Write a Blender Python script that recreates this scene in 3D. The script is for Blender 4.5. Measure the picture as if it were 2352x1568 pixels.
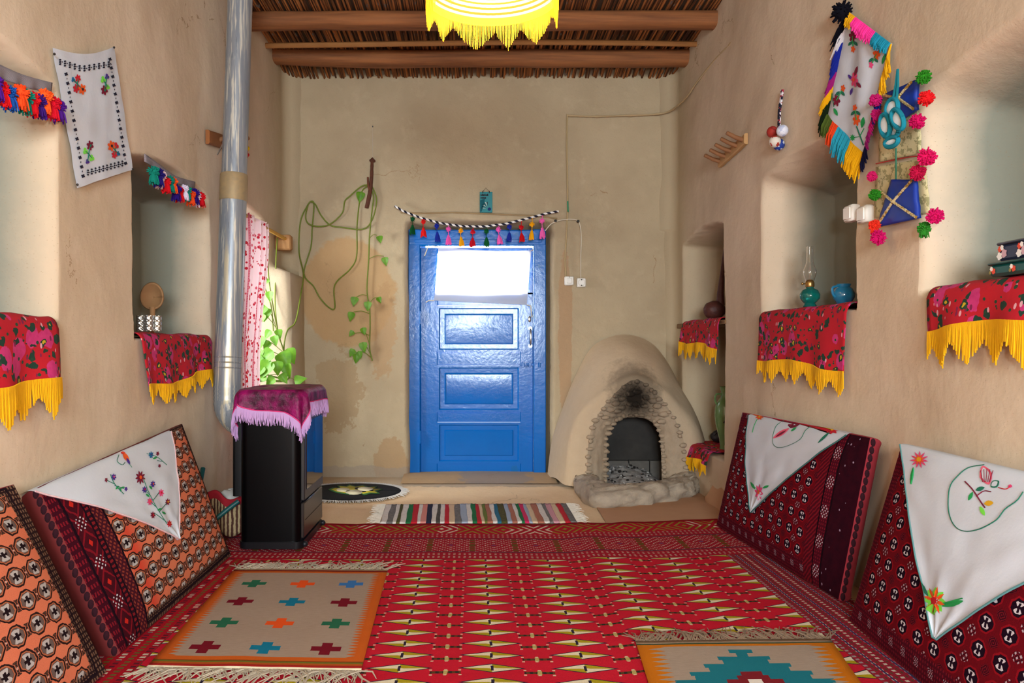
import bpy, math, random
from mathutils import Vector, noise as mnoise
random.seed(7)
PI = math.pi
S = bpy.context.scene
COL = S.collection
for o in list(bpy.data.objects): bpy.data.objects.remove(o)

# ------------------------------------------------------------------ camera
F, CU, CV, H = 1833.0, 1085.0, 794.0, 0.904      # focal length in px, vanishing point, eye height
cam_d = bpy.data.cameras.new('camera'); cam = bpy.data.objects.new('camera', cam_d); COL.objects.link(cam)
cam.location = (0, 0, H); cam.rotation_euler = (PI/2, 0, 0)
cam_d.sensor_width = 36; cam_d.lens = F/2352*36
cam_d.shift_x = (1176-CU)/2352; cam_d.shift_y = (CV-784)/2352
cam_d.clip_start = 0.02
S.camera = cam

# ------------------------------------------------------------------ world, lights, exposure
S.view_settings.view_transform = 'Standard'; S.view_settings.look = 'None'
S.view_settings.exposure = 1.08; S.view_settings.gamma = 1; S.view_settings.use_curve_mapping = False
w = bpy.data.worlds.new('daylight'); S.world = w; w.use_nodes = True
w.node_tree.nodes['Background'].inputs[0].default_value = (0.80, 0.88, 1.0, 1)
w.node_tree.nodes['Background'].inputs[1].default_value = 0.8

def area(name, loc, rot, sx, sy, watts, col):
    l = bpy.data.lights.new(name, 'AREA'); l.shape = 'RECTANGLE'; l.size = sx; l.size_y = sy
    l.energy = watts; l.color = col
    o = bpy.data.objects.new(name, l); COL.objects.link(o); o.location = loc; o.rotation_euler = rot
    return o
# added fill light, unseen behind the photographer, evens out the room
area('rear_fill_light', (0.25, -2.62, 1.5), (PI/2, 0, 0), 1.15, 0.9, 125, (0.80, 0.92, 1.0))
# the photographer's flash, just above and right of the lens
fl = bpy.data.lights.new('camera_flash', 'POINT'); fl.energy = 48; fl.color = (0.83, 0.945, 1.0); fl.shadow_soft_size = 0.07
fo = bpy.data.objects.new('camera_flash', fl); COL.objects.link(fo); fo.location = (0.2, -0.12, 1.14)
# daylight outside the side window and outside the door pane
area('side_window_daylight', (-2.15, 4.25, 1.45), Vector((.72, .66, -.22)).to_track_quat('-Z', 'Y').to_euler(), 0.9, 1.0, 75, (1.0, 0.97, 0.90))
area('door_pane_daylight', (0.085, 6.25, 1.45), (-PI/2, 0, 0), 1.0, 0.8, 45, (1, 1, 1))

# ------------------------------------------------------------------ pixel <-> place helpers
XL, YB, ZC = -1.29, 5.5, 2.83
def sst(a, b, x):
    t = min(1, max(0, (x-a)/(b-a))); return t*t*(3-2*t)
def xr(y): return 1.39+0.06*(1-sst(2.8, 3.9, y))
def P(u, v, Y): return Vector(((u-CU)/F*Y, Y, H-(v-CV)/F*Y))
def PL(u, v, off=0.012):
    X = XL+off; return P(u, v, X*F/(u-CU))
def PR(u, v, off=0.012):
    Y = 3.0
    for _ in range(12): Y = (xr(Y)-off)*F/(u-CU)
    return P(u, v, Y)
def PG(u, v, z=0.0): return P(u, v, (H-z)*F/(v-CV))
def PB(u, v, off=0.012): return P(u, v, YB-off)
def proj(p): return CU+F*p[0]/p[1], CV-F*(p[2]-H)/p[1]
def inv(Sf, u, v, g=(.5, .5)):
    a, b = g
    for _ in range(14):
        p = proj(Sf(a, b)); e = 1e-3
        pa = proj(Sf(a+e, b)); pb = proj(Sf(a, b+e))
        j11, j12 = (pa[0]-p[0])/e, (pb[0]-p[0])/e
        j21, j22 = (pa[1]-p[1])/e, (pb[1]-p[1])/e
        d = j11*j22-j12*j21
        if abs(d) < 1e-9: break
        ru, rv = u-p[0], v-p[1]
        da = (ru*j22-rv*j12)/d; db = (j11*rv-j21*ru)/d
        a += max(-.4, min(.4, da)); b += max(-.4, min(.4, db))
    return a, b
def nz(x, y, z=0.0): return mnoise.noise(Vector((x, y, z)))
def lerp(a, b, t): return a+(b-a)*t
def interp(keys, x):
    if x <= keys[0][0]: return keys[0][1]
    for (x0, y0), (x1, y1) in zip(keys, keys[1:]):
        if x <= x1: return lerp(y0, y1, (x-x0)/(x1-x0))
    return keys[-1][1]
def smooth_path(pts, n):
    pts = [Vector(p) for p in pts]; out = []
    q = [pts[0]*2-pts[1]]+pts+[pts[-1]*2-pts[-2]]
    for i in range(1, len(q)-2):
        for k in range(n):
            t = k/n; p0, p1, p2, p3 = q[i-1:i+3]
            out.append(0.5*((2*p1)+(p2-p0)*t+(2*p0-5*p1+4*p2-p3)*t*t+(3*p1-p0-3*p2+p3)*t**3))
    out.append(pts[-1]); return out
def resample(pts, n):
    L = [0]
    for a, b in zip(pts, pts[1:]): L.append(L[-1]+(b-a).length)
    out = []; j = 0
    for i in range(n):
        s = L[-1]*i/(n-1)
        while j < len(L)-2 and L[j+1] < s: j += 1
        d = L[j+1]-L[j]; out.append(pts[j].lerp(pts[j+1], (s-L[j])/d if d else 0))
    return out

# ------------------------------------------------------------------ mesh builder
ORG = {}
class MB:
    def __init__(s): s.v = []; s.f = []; s.m = []; s.uv = []
    def vert(s, p): s.v.append((p[0], p[1], p[2])); return len(s.v)-1
    def face(s, ids, m=0, uv=None):
        s.f.append(tuple(ids)); s.m.append(m); s.uv.append(uv if uv else [(0, 0)]*len(ids))
    def grid(s, fn, nu, nv, m=0, uvf=None, closed=False, skip=None, A=None, B=None):
        A = A or [i/nu for i in range(nu+1)]; B = B or [j/nv for j in range(nv+1)]
        nu, nv = len(A)-1, len(B)-1
        base = len(s.v); uvf = uvf or (lambda a, b: (a, b))
        for a in A:
            for b in B: s.vert(fn(a, b))
        for i in range(nu):
            i2 = i+1
            for j in range(nv):
                if skip and skip((A[i]+A[i2])/2, (B[j]+B[j+1])/2): continue
                mm = m((A[i]+A[i2])/2, (B[j]+B[j+1])/2) if callable(m) else m
                s.face([base+i*(nv+1)+j, base+i2*(nv+1)+j, base+i2*(nv+1)+j+1, base+i*(nv+1)+j+1], mm,
                       [uvf(A[i], B[j]), uvf(A[i2], B[j]), uvf(A[i2], B[j+1]), uvf(A[i], B[j+1])])
    def tube(s, pts, r, n=8, m=0, caps=True, sq=None):
        pts = [Vector(p) for p in pts]; N = len(pts); base = len(s.v); up = None
        for i, p in enumerate(pts):
            t = (pts[min(i+1, N-1)]-pts[max(i-1, 0)]).normalized()
            if up is None:
                up = Vector((0, 0, 1)) if abs(t.z) < .9 else Vector((1, 0, 0))
            x = t.cross(up)
            if x.length < 1e-6: x = t.orthogonal()
            x.normalize(); y = x.cross(t).normalized(); up = y
            rr = r[i] if isinstance(r, (list, tuple)) else r
            for k in range(n):
                a = 2*PI*(k+.5)/n; cx, cy = math.cos(a), math.sin(a)
                if sq: cx = math.copysign(abs(cx)**sq[2], cx)*sq[0]; cy = math.copysign(abs(cy)**sq[2], cy)*sq[1]
                s.vert(p+x*(cx*rr)+y*(cy*rr))
        d = 0
        for i in range(N-1):
            l = (pts[i+1]-pts[i]).length
            for k in range(n):
                k2 = (k+1) % n
                s.face([base+i*n+k, base+(i+1)*n+k, base+(i+1)*n+k2, base+i*n+k2], m,
                       [(k/n, d), (k/n, d+l), ((k+1)/n, d+l), ((k+1)/n, d)])
            d += l
        if caps:
            s.face([base+k for k in range(n)], m); s.face([base+(N-1)*n+n-1-k for k in range(n)], m)
    def lathe(s, prof, c, n=28, m=0, sx=1, sy=1, ax=None):
        base = len(s.v); M = len(prof); c = Vector(c)
        if ax: az = Vector(ax).normalized(); axx = az.orthogonal().normalized(); ay = az.cross(axx)
        else: axx, ay, az = Vector((1, 0, 0)), Vector((0, 1, 0)), Vector((0, 0, 1))
        for k in range(n):
            a = 2*PI*k/n
            for (r, z) in prof: s.vert(c+axx*(r*math.cos(a)*sx)+ay*(r*math.sin(a)*sy)+az*z)
        for k in range(n):
            k2 = (k+1) % n
            for j in range(M-1):
                s.face([base+k*M+j, base+k2*M+j, base+k2*M+j+1, base+k*M+j+1], m,
                       [(k/n, prof[j][1]), ((k+1)/n, prof[j][1]), ((k+1)/n, prof[j+1][1]), (k/n, prof[j+1][1])])
    def box(s, lo, hi, m=0, bev=0.0):
        (x0, y0, z0), (x1, y1, z1) = lo, hi
        if bev <= 0:
            b = [s.vert(p) for p in ((x0,y0,z0),(x1,y0,z0),(x1,y1,z0),(x0,y1,z0),(x0,y0,z1),(x1,y0,z1),(x1,y1,z1),(x0,y1,z1))]
            for q, (i, j) in zip(((0,3,2,1),(4,5,6,7),(0,1,5,4),(2,3,7,6),(1,2,6,5),(3,0,4,7)), ((0,1),(0,1),(0,2),(0,2),(1,2),(1,2))):
                s.face([b[k] for k in q], m, [(s.v[b[k]][i], s.v[b[k]][j]) for k in q])
            return
        # bevelled box: a vertex triple per corner
        idx = {}
        for ix in (0, 1):
            for iy in (0, 1):
                for iz in (0, 1):
                    c = [(x0, x1)[ix], (y0, y1)[iy], (z0, z1)[iz]]; sg = [1-2*ix, 1-2*iy, 1-2*iz]
                    for a in range(3):
                        p = [c[k]+(0 if k == a else sg[k]*bev) for k in range(3)]
                        idx[ix, iy, iz, a] = s.vert(p)
        def q(l):
            fc = [idx[k] for k in l]
            n = (Vector(s.v[fc[1]])-Vector(s.v[fc[0]])).cross(Vector(s.v[fc[2]])-Vector(s.v[fc[1]]))
            mid = sum((Vector(s.v[i]) for i in fc), Vector())/len(fc)-Vector(((x0+x1)/2, (y0+y1)/2, (z0+z1)/2))
            if n.dot(mid) < 0: fc.reverse()
            s.face(fc, m, [(s.v[i][0]+s.v[i][1], s.v[i][2]) for i in fc])
        for e in (0, 1):
            q([(e,0,0,0),(e,1,0,0),(e,1,1,0),(e,0,1,0)]); q([(0,e,0,1),(1,e,0,1),(1,e,1,1),(0,e,1,1)]); q([(0,0,e,2),(1,0,e,2),(1,1,e,2),(0,1,e,2)])
        for i in (0, 1):
            for j in (0, 1):
                q([(0,i,j,1),(1,i,j,1),(1,i,j,2),(0,i,j,2)]); q([(i,0,j,0),(i,1,j,0),(i,1,j,2),(i,0,j,2)]); q([(i,j,0,0),(i,j,1,0),(i,j,1,1),(i,j,0,1)])
                for k in (0, 1): q([(i,j,k,0),(i,j,k,1),(i,j,k,2)])
    def ball(s, c, r, m=0, nu=16, nv=10, lump=0, f=8):
        rx, ry, rz = (r, r, r) if not isinstance(r, (list, tuple)) else r
        c = Vector(c); sd = random.random()*50
        def fn(a, b):
            t, p = 2*PI*a, PI*b
            d = Vector((math.cos(t)*math.sin(p), math.sin(t)*math.sin(p), -math.cos(p)))
            k = 1+lump*nz(d.x*f*.3+sd, d.y*f*.3, d.z*f*.3)
            return c+Vector((d.x*rx, d.y*ry, d.z*rz))*k
        s.grid(fn, nu, nv, m)
    def strand(s, pts, r, m=0):
        s.tube(pts, [r]*(len(pts)-1)+[r*.55], 4, m, caps=False)
    def tuft(s, c, r, n, m=0, sw=.0022, sq=1.0, seed=0):      # yarn pompom: a core with strands bristling out
        R = random.Random(seed); c = Vector(c)
        s.ball(c, r*.72, m, 10, 7)
        for _ in range(n):
            d = Vector((R.gauss(0, 1), R.gauss(0, 1), R.gauss(0, 1))).normalized()
            e = c+d*r*R.uniform(.85, 1.15)*sq
            s.tube([c+d*r*.4, e], [sw*1.6, sw], 4, m, caps=True)
    def tassel(s, p, L, r, n=26, m=0, seed=0, dr=(0, 0, -1)):     # skirt of yarn below a knot
        R = random.Random(seed); p = Vector(p); dr = Vector(dr).normalized(); x = dr.orthogonal().normalized(); y = dr.cross(x)
        s.ball(p+dr*L*.12, L*.13, m, 8, 6)
        s.lathe([(r*.3, L*.1), (r*.62, L*.4), (r*.75, L*.75), (r*.55, L*.86), (0.0005, L*.88)], p, 10, m, ax=dr)
        for _ in range(n):
            a = R.uniform(0, 2*PI); q = R.uniform(.5, 1)
            o = x*math.cos(a)+y*math.sin(a)
            s.tube([p+dr*L*.1+o*r*.22, p+dr*L*.45+o*r*q*.75, p+dr*L*R.uniform(.85, 1.05)+o*r*q], [r*.12, r*.12, r*.09], 4, m, caps=False)
    def build(s, name, mats, parent=None, loc=None, smooth=40, solid=0.0, off=-1):
        if loc is None:
            n = max(1, len(s.v))
            loc = (sum(p[0] for p in s.v)/n, sum(p[1] for p in s.v)/n, min(p[2] for p in s.v)) if parent is None else ORG[parent]
        loc = Vector(loc); me = bpy.data.meshes.new(name)
        me.from_pydata([(p[0]-loc.x, p[1]-loc.y, p[2]-loc.z) for p in s.v], [], s.f)
        ul = me.uv_layers.new(name='UVMap'); flat = []
        for q in s.uv:
            for c in q: flat += [c[0], c[1]]
        ul.data.foreach_set('uv', flat)
        for m in (mats if isinstance(mats, (list, tuple)) else [mats]): me.materials.append(m)
        me.polygons.foreach_set('material_index', s.m)
        if smooth: me.shade_smooth(); me.set_sharp_from_angle(angle=math.radians(smooth))
        me.update()
        o = bpy.data.objects.new(name, me); COL.objects.link(o)
        if parent is not None: o.parent = parent; o.location = loc-ORG[parent]
        else: o.location = loc
        ORG[o] = loc
        if solid:
            md = o.modifiers.new('thickness', 'SOLIDIFY'); md.thickness = solid; md.offset = off
        return o
def tag(o, label, cat, group=None, kind=None):
    o['label'] = label; o['category'] = cat
    if group: o['group'] = group
    if kind: o['kind'] = kind
    return o
def thing(name, loc, label, cat, group=None):
    o = bpy.data.objects.new(name, None); COL.objects.link(o); o.location = loc; o.empty_display_size = .05
    ORG[o] = Vector(loc); return tag(o, label, cat, group)
def struct(o): o['kind'] = 'structure'; return o

# ------------------------------------------------------------------ node expressions
NT = [None]
class E:
    def __init__(s, k): s.k = k
    def __add__(s, o): return mth('ADD', s, o)
    __radd__ = __add__
    def __sub__(s, o): return mth('SUBTRACT', s, o)
    def __rsub__(s, o): return mth('SUBTRACT', o, s)
    def __mul__(s, o): return mth('MULTIPLY', s, o)
    __rmul__ = __mul__
    def __truediv__(s, o): return mth('DIVIDE', s, o)
    def __lt__(s, o): return mth('LESS_THAN', s, o)
    def __gt__(s, o): return mth('GREATER_THAN', s, o)
    def __and__(s, o): return mth('MULTIPLY', s, o)
    def __or__(s, o): return mth('MAXIMUM', s, o)
def put(inp, x):
    if isinstance(x, E): NT[0].links.new(x.k, inp)
    elif isinstance(x, (tuple, list)): inp.default_value = (*x[:3], 1)
    else: inp.default_value = x
def mth(op, *a):
    n = NT[0].nodes.new('ShaderNodeMath'); n.operation = op
    for i, x in enumerate(a): put(n.inputs[i], x)
    return E(n.outputs[0])
def eabs(x): return mth('ABSOLUTE', x)
def emod(x, p): return mth('FLOORED_MODULO', x, p)
def cell(x, p): return emod(x, p)/p-.5           # -.5 .. .5 inside each repeat
def idx(x, p): return mth('FLOOR', x/p)
def emax(a, b): return mth('MAXIMUM', a, b)
def emin(a, b): return mth('MINIMUM', a, b)
def band(x, a, b): return (x > a) & (x < b)
def mix(f, a, b):
    n = NT[0].nodes.new('ShaderNodeMix'); n.data_type = 'RGBA'
    put(n.inputs[0], f); put(n.inputs[6], a); put(n.inputs[7], b); return E(n.outputs[2])
def vec(x, y, z=0.0):
    n = NT[0].nodes.new('ShaderNodeCombineXYZ'); put(n.inputs[0], x); put(n.inputs[1], y); put(n.inputs[2], z); return E(n.outputs[0])
def noi(v, scale, det=3.0, rough=.5):
    n = NT[0].nodes.new('ShaderNodeTexNoise'); NT[0].links.new(v.k, n.inputs['Vector'])
    n.inputs['Scale'].default_value = scale; n.inputs['Detail'].default_value = det; n.inputs['Roughness'].default_value = rough
    return E(n.outputs['Fac'] if 'Fac' in n.outputs else n.outputs[0])
def vor(v, scale, feat='F1', rnd=1.0):
    n = NT[0].nodes.new('ShaderNodeTexVoronoi'); n.feature = feat; NT[0].links.new(v.k, n.inputs['Vector'])
    n.inputs['Scale'].default_value = scale; n.inputs['Randomness'].default_value = rnd
    d = E(n.outputs['Distance'])
    if feat != 'F1': return d, None
    sp = NT[0].nodes.new('ShaderNodeSeparateColor'); NT[0].links.new(n.outputs['Color'], sp.inputs[0])
    return d, E(sp.outputs[0])
def C(*c):
    if len(c) == 1: c = [int(c[0][i:i+2], 16) for i in (0, 2, 4)]
    return tuple(((x/255)/12.92 if x <= 10 else ((x/255+.055)/1.055)**2.4) for x in c)
def mat(name, col, rough=.85, bump=None, metal=0.0, sheen=0.0, trans=0.0, spec=.3, coat=0.0, emit=None, glass=None, space='uv', transp=0.0, bumpf=None):
    m = bpy.data.materials.new(name); m.use_nodes = True; nt = m.node_tree; NT[0] = nt
    b = nt.nodes['Principled BSDF']
    if callable(col):
        if space == 'uv':
            n = nt.nodes.new('ShaderNodeUVMap'); n.uv_map = 'UVMap'; src = n.outputs[0]
        elif space == 'world': src = nt.nodes.new('ShaderNodeNewGeometry').outputs['Position']
        else: src = nt.nodes.new('ShaderNodeTexCoord').outputs['Object']
        sp = nt.nodes.new('ShaderNodeSeparateXYZ'); nt.links.new(src, sp.inputs[0])
        c = col(E(sp.outputs[0]), E(sp.outputs[1]), E(sp.outputs[2]), E(src))
    else: c = col
    put(b.inputs['Base Color'], c)
    if isinstance(rough, float) or isinstance(rough, int): b.inputs['Roughness'].default_value = rough
    b.inputs['Metallic'].default_value = metal; b.inputs['Specular IOR Level'].default_value = spec
    b.inputs['Coat Weight'].default_value = coat
    if coat: b.inputs['Coat Roughness'].default_value = .12
    if sheen:
        b.inputs['Sheen Weight'].default_value = sheen; b.inputs['Sheen Roughness'].default_value = .35
        put(b.inputs['Sheen Tint'], (1, .6, .8))
    if emit: put(b.inputs['Emission Color'], emit[0]); b.inputs['Emission Strength'].default_value = emit[1]
    if glass: b.inputs['Transmission Weight'].default_value = glass; b.inputs['IOR'].default_value = 1.4
    if bump:
        sc, st, dist = bump
        tc = nt.nodes.new('ShaderNodeTexCoord'); h = noi(E(tc.outputs['Object']), sc, 6.0, .6)
        bn = nt.nodes.new('ShaderNodeBump'); bn.inputs['Strength'].default_value = st; bn.inputs['Distance'].default_value = dist
        nt.links.new(h.k, bn.inputs['Height']); nt.links.new(bn.outputs[0], b.inputs['Normal'])
    if trans or transp:
        out = nt.nodes['Material Output']; sh = b.outputs[0]
        if trans:
            t = nt.nodes.new('ShaderNodeBsdfTranslucent'); put(t.inputs[0], c)
            mx = nt.nodes.new('ShaderNodeMixShader'); mx.inputs[0].default_value = trans
            nt.links.new(sh, mx.inputs[1]); nt.links.new(t.outputs[0], mx.inputs[2]); sh = mx.outputs[0]
        if transp:
            t = nt.nodes.new('ShaderNodeBsdfTransparent'); put(t.inputs[0], c)
            mx = nt.nodes.new('ShaderNodeMixShader'); mx.inputs[0].default_value = transp
            nt.links.new(sh, mx.inputs[1]); nt.links.new(t.outputs[0], mx.inputs[2]); sh = mx.outputs[0]
        nt.links.new(sh, out.inputs[0])
    return m

# ------------------------------------------------------------------ plain materials
PAL = {}
def pm(hexc, rough=.85, **k):
    key = (hexc, rough, tuple(sorted(k.items())))
    if key not in PAL: PAL[key] = mat('dyed_'+hexc, C(hexc), rough, **k)
    return PAL[key]
def yarn(hexc): return pm(hexc, .95, spec=.1)
def mottled(name, a, b, scale=30, rough=.85, bump=None, **k):
    return mat(name, lambda x, y, z, p: mix(noi(p, scale, 4.0), C(a), C(b)), rough, bump, space='object', **k)

def plaster(base, dark, pale, patches=(), straw=True, grey=None, niche=False):
    def f(x, y, z, p):
        n1 = noi(p, 1.3, 4.0, .6); n2 = noi(p, 9, 5.0, .65)
        c = mix(mth('SMOOTH_MIN', mth('MAXIMUM', (n1-.38)*4, 0.0), 1.0, .1), dark, base)
        c = mix(mth('MAXIMUM', (n2-.56)*2.2, 0.0), c, pale)
        wob = noi(p, 7, 6.0, .7)-.5
        for (ax, cx, cz, rx, rz, k, col) in patches:
            h = x if ax == 'x' else y
            dx = (h-cx)/rx; dz = (z-cz)/rz
            r = mth('SQRT', dx*dx+dz*dz)+wob*k
            c = mix(mth('MINIMUM', mth('MAXIMUM', (1.03-r)*9, 0.0), .62), c, col)
        # hairline cracks, only where a second noise allows
        wp = vec(x+(n2-.5)*.25, y+(n2-.5)*.25, z+(n1-.5)*.6)
        d, _ = vor(wp, 1.1, 'DISTANCE_TO_EDGE')
        c = mix(((d < .0028) & (noi(p, 1.7, 2.0) > .585))*.7, c, C('9b7d5c'))
        if niche:        # greyer with depth past the wall face, inside the niches
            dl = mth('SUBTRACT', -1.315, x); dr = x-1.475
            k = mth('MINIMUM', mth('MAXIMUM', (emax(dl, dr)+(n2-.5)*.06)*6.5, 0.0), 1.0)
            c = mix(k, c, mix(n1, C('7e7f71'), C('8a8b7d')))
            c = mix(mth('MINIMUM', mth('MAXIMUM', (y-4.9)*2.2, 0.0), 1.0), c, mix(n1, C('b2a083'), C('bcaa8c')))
        # chopped straw specks
        if straw:
            d2, _ = vor(vec(x*60, y*60, z*110), 1.0)
            c = mix((d2 < .13)*.3, c, C('8d6f4c'))
        return c
    return f
B1, D1, P1 = C('bba98b'), C('ae9b7e'), C('c7b596')
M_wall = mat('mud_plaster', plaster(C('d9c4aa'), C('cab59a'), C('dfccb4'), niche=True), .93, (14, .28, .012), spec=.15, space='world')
M_niche = mat('mud_plaster_niche', plaster(C('b7a98e'), C('ab9b80'), C('bfb296')), .93, (22, .35, .012), spec=.15, space='world')
M_back = mat('mud_plaster_back', plaster(B1, D1, P1, patches=(
    ('x', -.86, 1.27, .33, .37, .55, C('b98f5c')), ('x', -.92, .60, .15, .28, 2.4, C('a68a66')), ('x', -.56, .10, .11, .17, 1.6, C('ae8a62')),
    ('x', -.62, 1.02, .10, .32, 1.8, C('b08d66')), ('x', -.8, .02, .5, .055, 1.6, C('9d9082')), ('x', .64, 1.0, .05, .6, 1.2, C('b08a66')))), .93, (20, .45, .014), spec=.15, space='world')
M_floor = mat('earth_floor', plaster(C('eccda4'), C('e0bd94'), C('f0d5ae'), patches=(('y', 5.35, 0.0, .22, 5, .9, C('a49684')),)), .93, (30, .3, .008), spec=.15, space='world')
M_clay = mottled('brown_clay', 'c09472', 'b48866', 9, .9, (40, .2, .005))
M_wood = mat('beam_wood', lambda x, y, z, p: mix(noi(vec(x*3, y*26, z*26), 1.4, 5.0, .6), mix((noi(vec(x*2.2, y*30, z*45), 1.0, 5.0)-.35)*3.2, C('54301c'), C('a2663a')), C('8c5a38')), .75, (35, .35, .006), space='object', spec=.25)
def fol_reed(x, y, z, p):
    k = noi(vec(x*75, y*1.1, 0.0), 1.0, 1.0)
    c = mix(mth('MULTIPLY', (k-.42)*5, 1.0), C('4a2c1a'), C('b0703c'))
    return mix(noi(vec(x*40, y*7, 0.0), 1.0, 3.0) > .66, c, C('6b6560'))
M_reed = mat('reeds', fol_reed, .7, space='world', spec=.25)
M_blue = mat('blue_gloss_paint', lambda x, y, z, p: mix(noi(p, 6, 5.0, .6) > .66, mix(noi(p, 3, 3.0), C('006ecb'), C('0060b2')), C('0866ae')), .17, (26, .2, .006), spec=.38, space='object')
M_metal = pm('b9b6b0', .3, metal=1.0)
M_dkmetal = pm('3a3532', .5, metal=.8)
M_white_pl = pm('e9e4da', .4, spec=.5)
M_black = mat('stove_enamel', C('030304'), .34, spec=.16)
M_string = pm('d9d2c2', .9)

# ------------------------------------------------------------------ room shell
def samples(lo, hi, step, edges):
    s = [lo+(hi-lo)*i/int((hi-lo)/step) for i in range(int((hi-lo)/step)+1)]
    for e, wd in edges:
        for k in range(-6, 7):
            q = e+wd*1.3*k/6
            if lo < q < hi: s.append(q)
    s.sort(); out = [s[0]]
    for q in s[1:]:
        if q-out[-1] > .0015: out.append(q)
    return out
def boxm(y, z, n, sd):
    y0, y1, z0, z1, d, w0, w1, wt, wb = n
    k = .012*nz(z*5+sd, sd)+.005*nz(z*22, sd)
    k2 = .012*nz(y*5+sd, sd+3)
    return d*sst(y0+k-w0, y0+k+w0, y)*(1-sst(y1+k-w1, y1+k+w1, y))*sst(z0+k2-wb, z0+k2+wb, z)*(1-sst(z1+k2-wt, z1+k2+wt, z-.05*math.sin(PI*min(1, max(0, (y-y0)/(y1-y0))))))
# niche: y0 y1 z0 z1 depth, half-widths of near edge, far edge, top edge, bottom edge
N_E = (1.45, 2.44, .985, 1.66, .30, .012, .05, .06, .015)
N_D = (3.035, 3.88, .94, 1.60, .30, .007, .05, .035, .015)
N_W = (4.20, 5.02, .58, 1.62, .42, .02, .10, .05, .02)
N_A = (1.55, 2.52, 1.075, 1.66, .30, .012, .07, .08, .015)
N_B = (3.01, 3.80, 1.055, 1.65, .31, .007, .05, .06, .015)
N_C = (4.40, 5.24, .275, 1.55, .34, .007, .04, .03, .015)
def wall_noise(y, z, sd): return .010*nz(y*1.6, z*1.6, sd)+.004*nz(y*6, z*6, sd+4)
def left_x(y, z):
    x = XL-sum(boxm(y, z, n, i*7.3) for i, n in enumerate((N_E, N_D, N_W)))
    bul = .15*sst(4.97, 5.12, y)*(1-sst(1.37, 1.43, z))*(1-.12*z)
    r = .12; q = max(0, y-(YB-r)); x += max(bul, r-math.sqrt(max(0, r*r-min(q, r)**2)))
    return x+wall_noise(y, z, 1)
def right_x(y, z):
    x = xr(y)+sum(boxm(y, z, n, i*5.1+2) for i, n in enumerate((N_A, N_B, N_C)))
    r = .12; q = max(0, y-(YB-r)); x -= (r-math.sqrt(max(0, r*r-min(q, r)**2)))*(1 if z > 1.7 or z < .2 else .6)
    return x-wall_noise(y, z, 9)
def side_wall(name, fx, niches, flip, skip=None):
    ys = samples(-2.75, YB+.08, .035, [(n[0], n[5]+.01) for n in niches]+[(n[1], n[6]+.01) for n in niches]+[(5.08, .07)])
    zs = samples(-.03, ZC+.02, .035, [(n[2], n[8]+.01) for n in niches]+[(n[3]+.02, n[7]+.03) for n in niches])
    mb = MB()
    def inn(y, z): return any(n[0] < y < n[1]-.01 and n[2] < z < n[3]+.03 for n in niches if n is not N_W)
    fn = (lambda a, b: (fx(a, b), a, b))
    mb.grid(fn, 0, 0, m=0, A=ys if flip else ys[::-1], B=zs, uvf=lambda a, b: (a, b), skip=skip)
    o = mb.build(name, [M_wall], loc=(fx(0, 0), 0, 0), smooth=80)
    return struct(o)
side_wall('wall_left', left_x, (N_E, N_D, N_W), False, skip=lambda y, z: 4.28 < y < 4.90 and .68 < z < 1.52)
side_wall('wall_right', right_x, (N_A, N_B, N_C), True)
DOOR = (-.435, .585, -.3, 1.742)
def door_box(x, z):
    k = .012*nz(z*4, 3.3); k2 = .012*nz(x*4, 8.1)
    sk = -.02*(z-1.2)
    return sst(DOOR[0]+k+sk*.6-.03, DOOR[0]+k+sk*.6+.03, x)*(1-sst(.505, .565+k*.8, x))*(1-sst(1.70, 1.785+k2, z))
def back_y(x, z): return YB+.2*door_box(x, z)-wall_noise(x, z, 17)*1.2
mb = MB()
mb.grid(lambda a, b: (a, back_y(a, b), b), 0, 0, A=samples(XL-.1, 1.5, .035, [(DOOR[0], .06), (.535, .06)]), B=samples(-.03, ZC+.02, .035, [(DOOR[3], .07)]),
        skip=lambda x, z: -.34 < x < .43 and z < 1.64)
struct(mb.build('wall_back', M_back, loc=(0, YB, 0), smooth=80))
# unseen rear wall, with an opening made up for the added fill light
mb = MB()
for lo, hi in (((-1.6, -2.75, 0), (-.4, -2.6, ZC)), ((.9, -2.75, 0), (1.75, -2.6, ZC)), ((-.4, -2.75, 0), (.9, -2.6, 1.0)), ((-.4, -2.75, 2.0), (.9, -2.6, ZC))): mb.box(lo, hi)
struct(mb.build('wall_rear', M_wall, loc=(0, -2.6, 0)))
mb = MB()
mb.grid(lambda a, b: (a, b, .004*nz(a*3, b*3)-.002), 0, 0, A=samples(-1.9, 1.9, .08, []), B=samples(-2.75, 5.75, .08, []))
struct(mb.build('floor', M_floor, loc=(0, 1.5, 0), smooth=80))
# ceiling: reeds laid along the room over the beams, clay above them
mb = MB(); x = XL-.12
R = random.Random(3)
def zceil(y): return interp(((4.2, 2.838), (5.15, 2.822), (5.3, 2.80), (5.5, 2.752)), y)
while x < 1.62:
    r = R.uniform(.0055, .0085); jz = R.uniform(-.004, .004); sk = R.uniform(-.02, .02); sk2 = R.uniform(-.02, .02)
    ys = [2.6, 3.4, 4.2, 4.7, 5.15, 5.3, YB+R.uniform(-.05, .02)]
    mb.tube([(x+lerp(sk, sk2, (yy-2.6)/3), yy, zceil(yy)+jz) for yy in ys], r, 6, 0)
    x += r*R.uniform(1.5, 1.9)
mb.box((XL-.2, -2.75, 2.845), (1.7, 5.7, 2.9), 1)
struct(mb.build('ceiling', [M_reed, mottled('dark_clay', '4a3a2c', '5b4836', 8)], loc=(0, 1.5, 2.8)))

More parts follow.
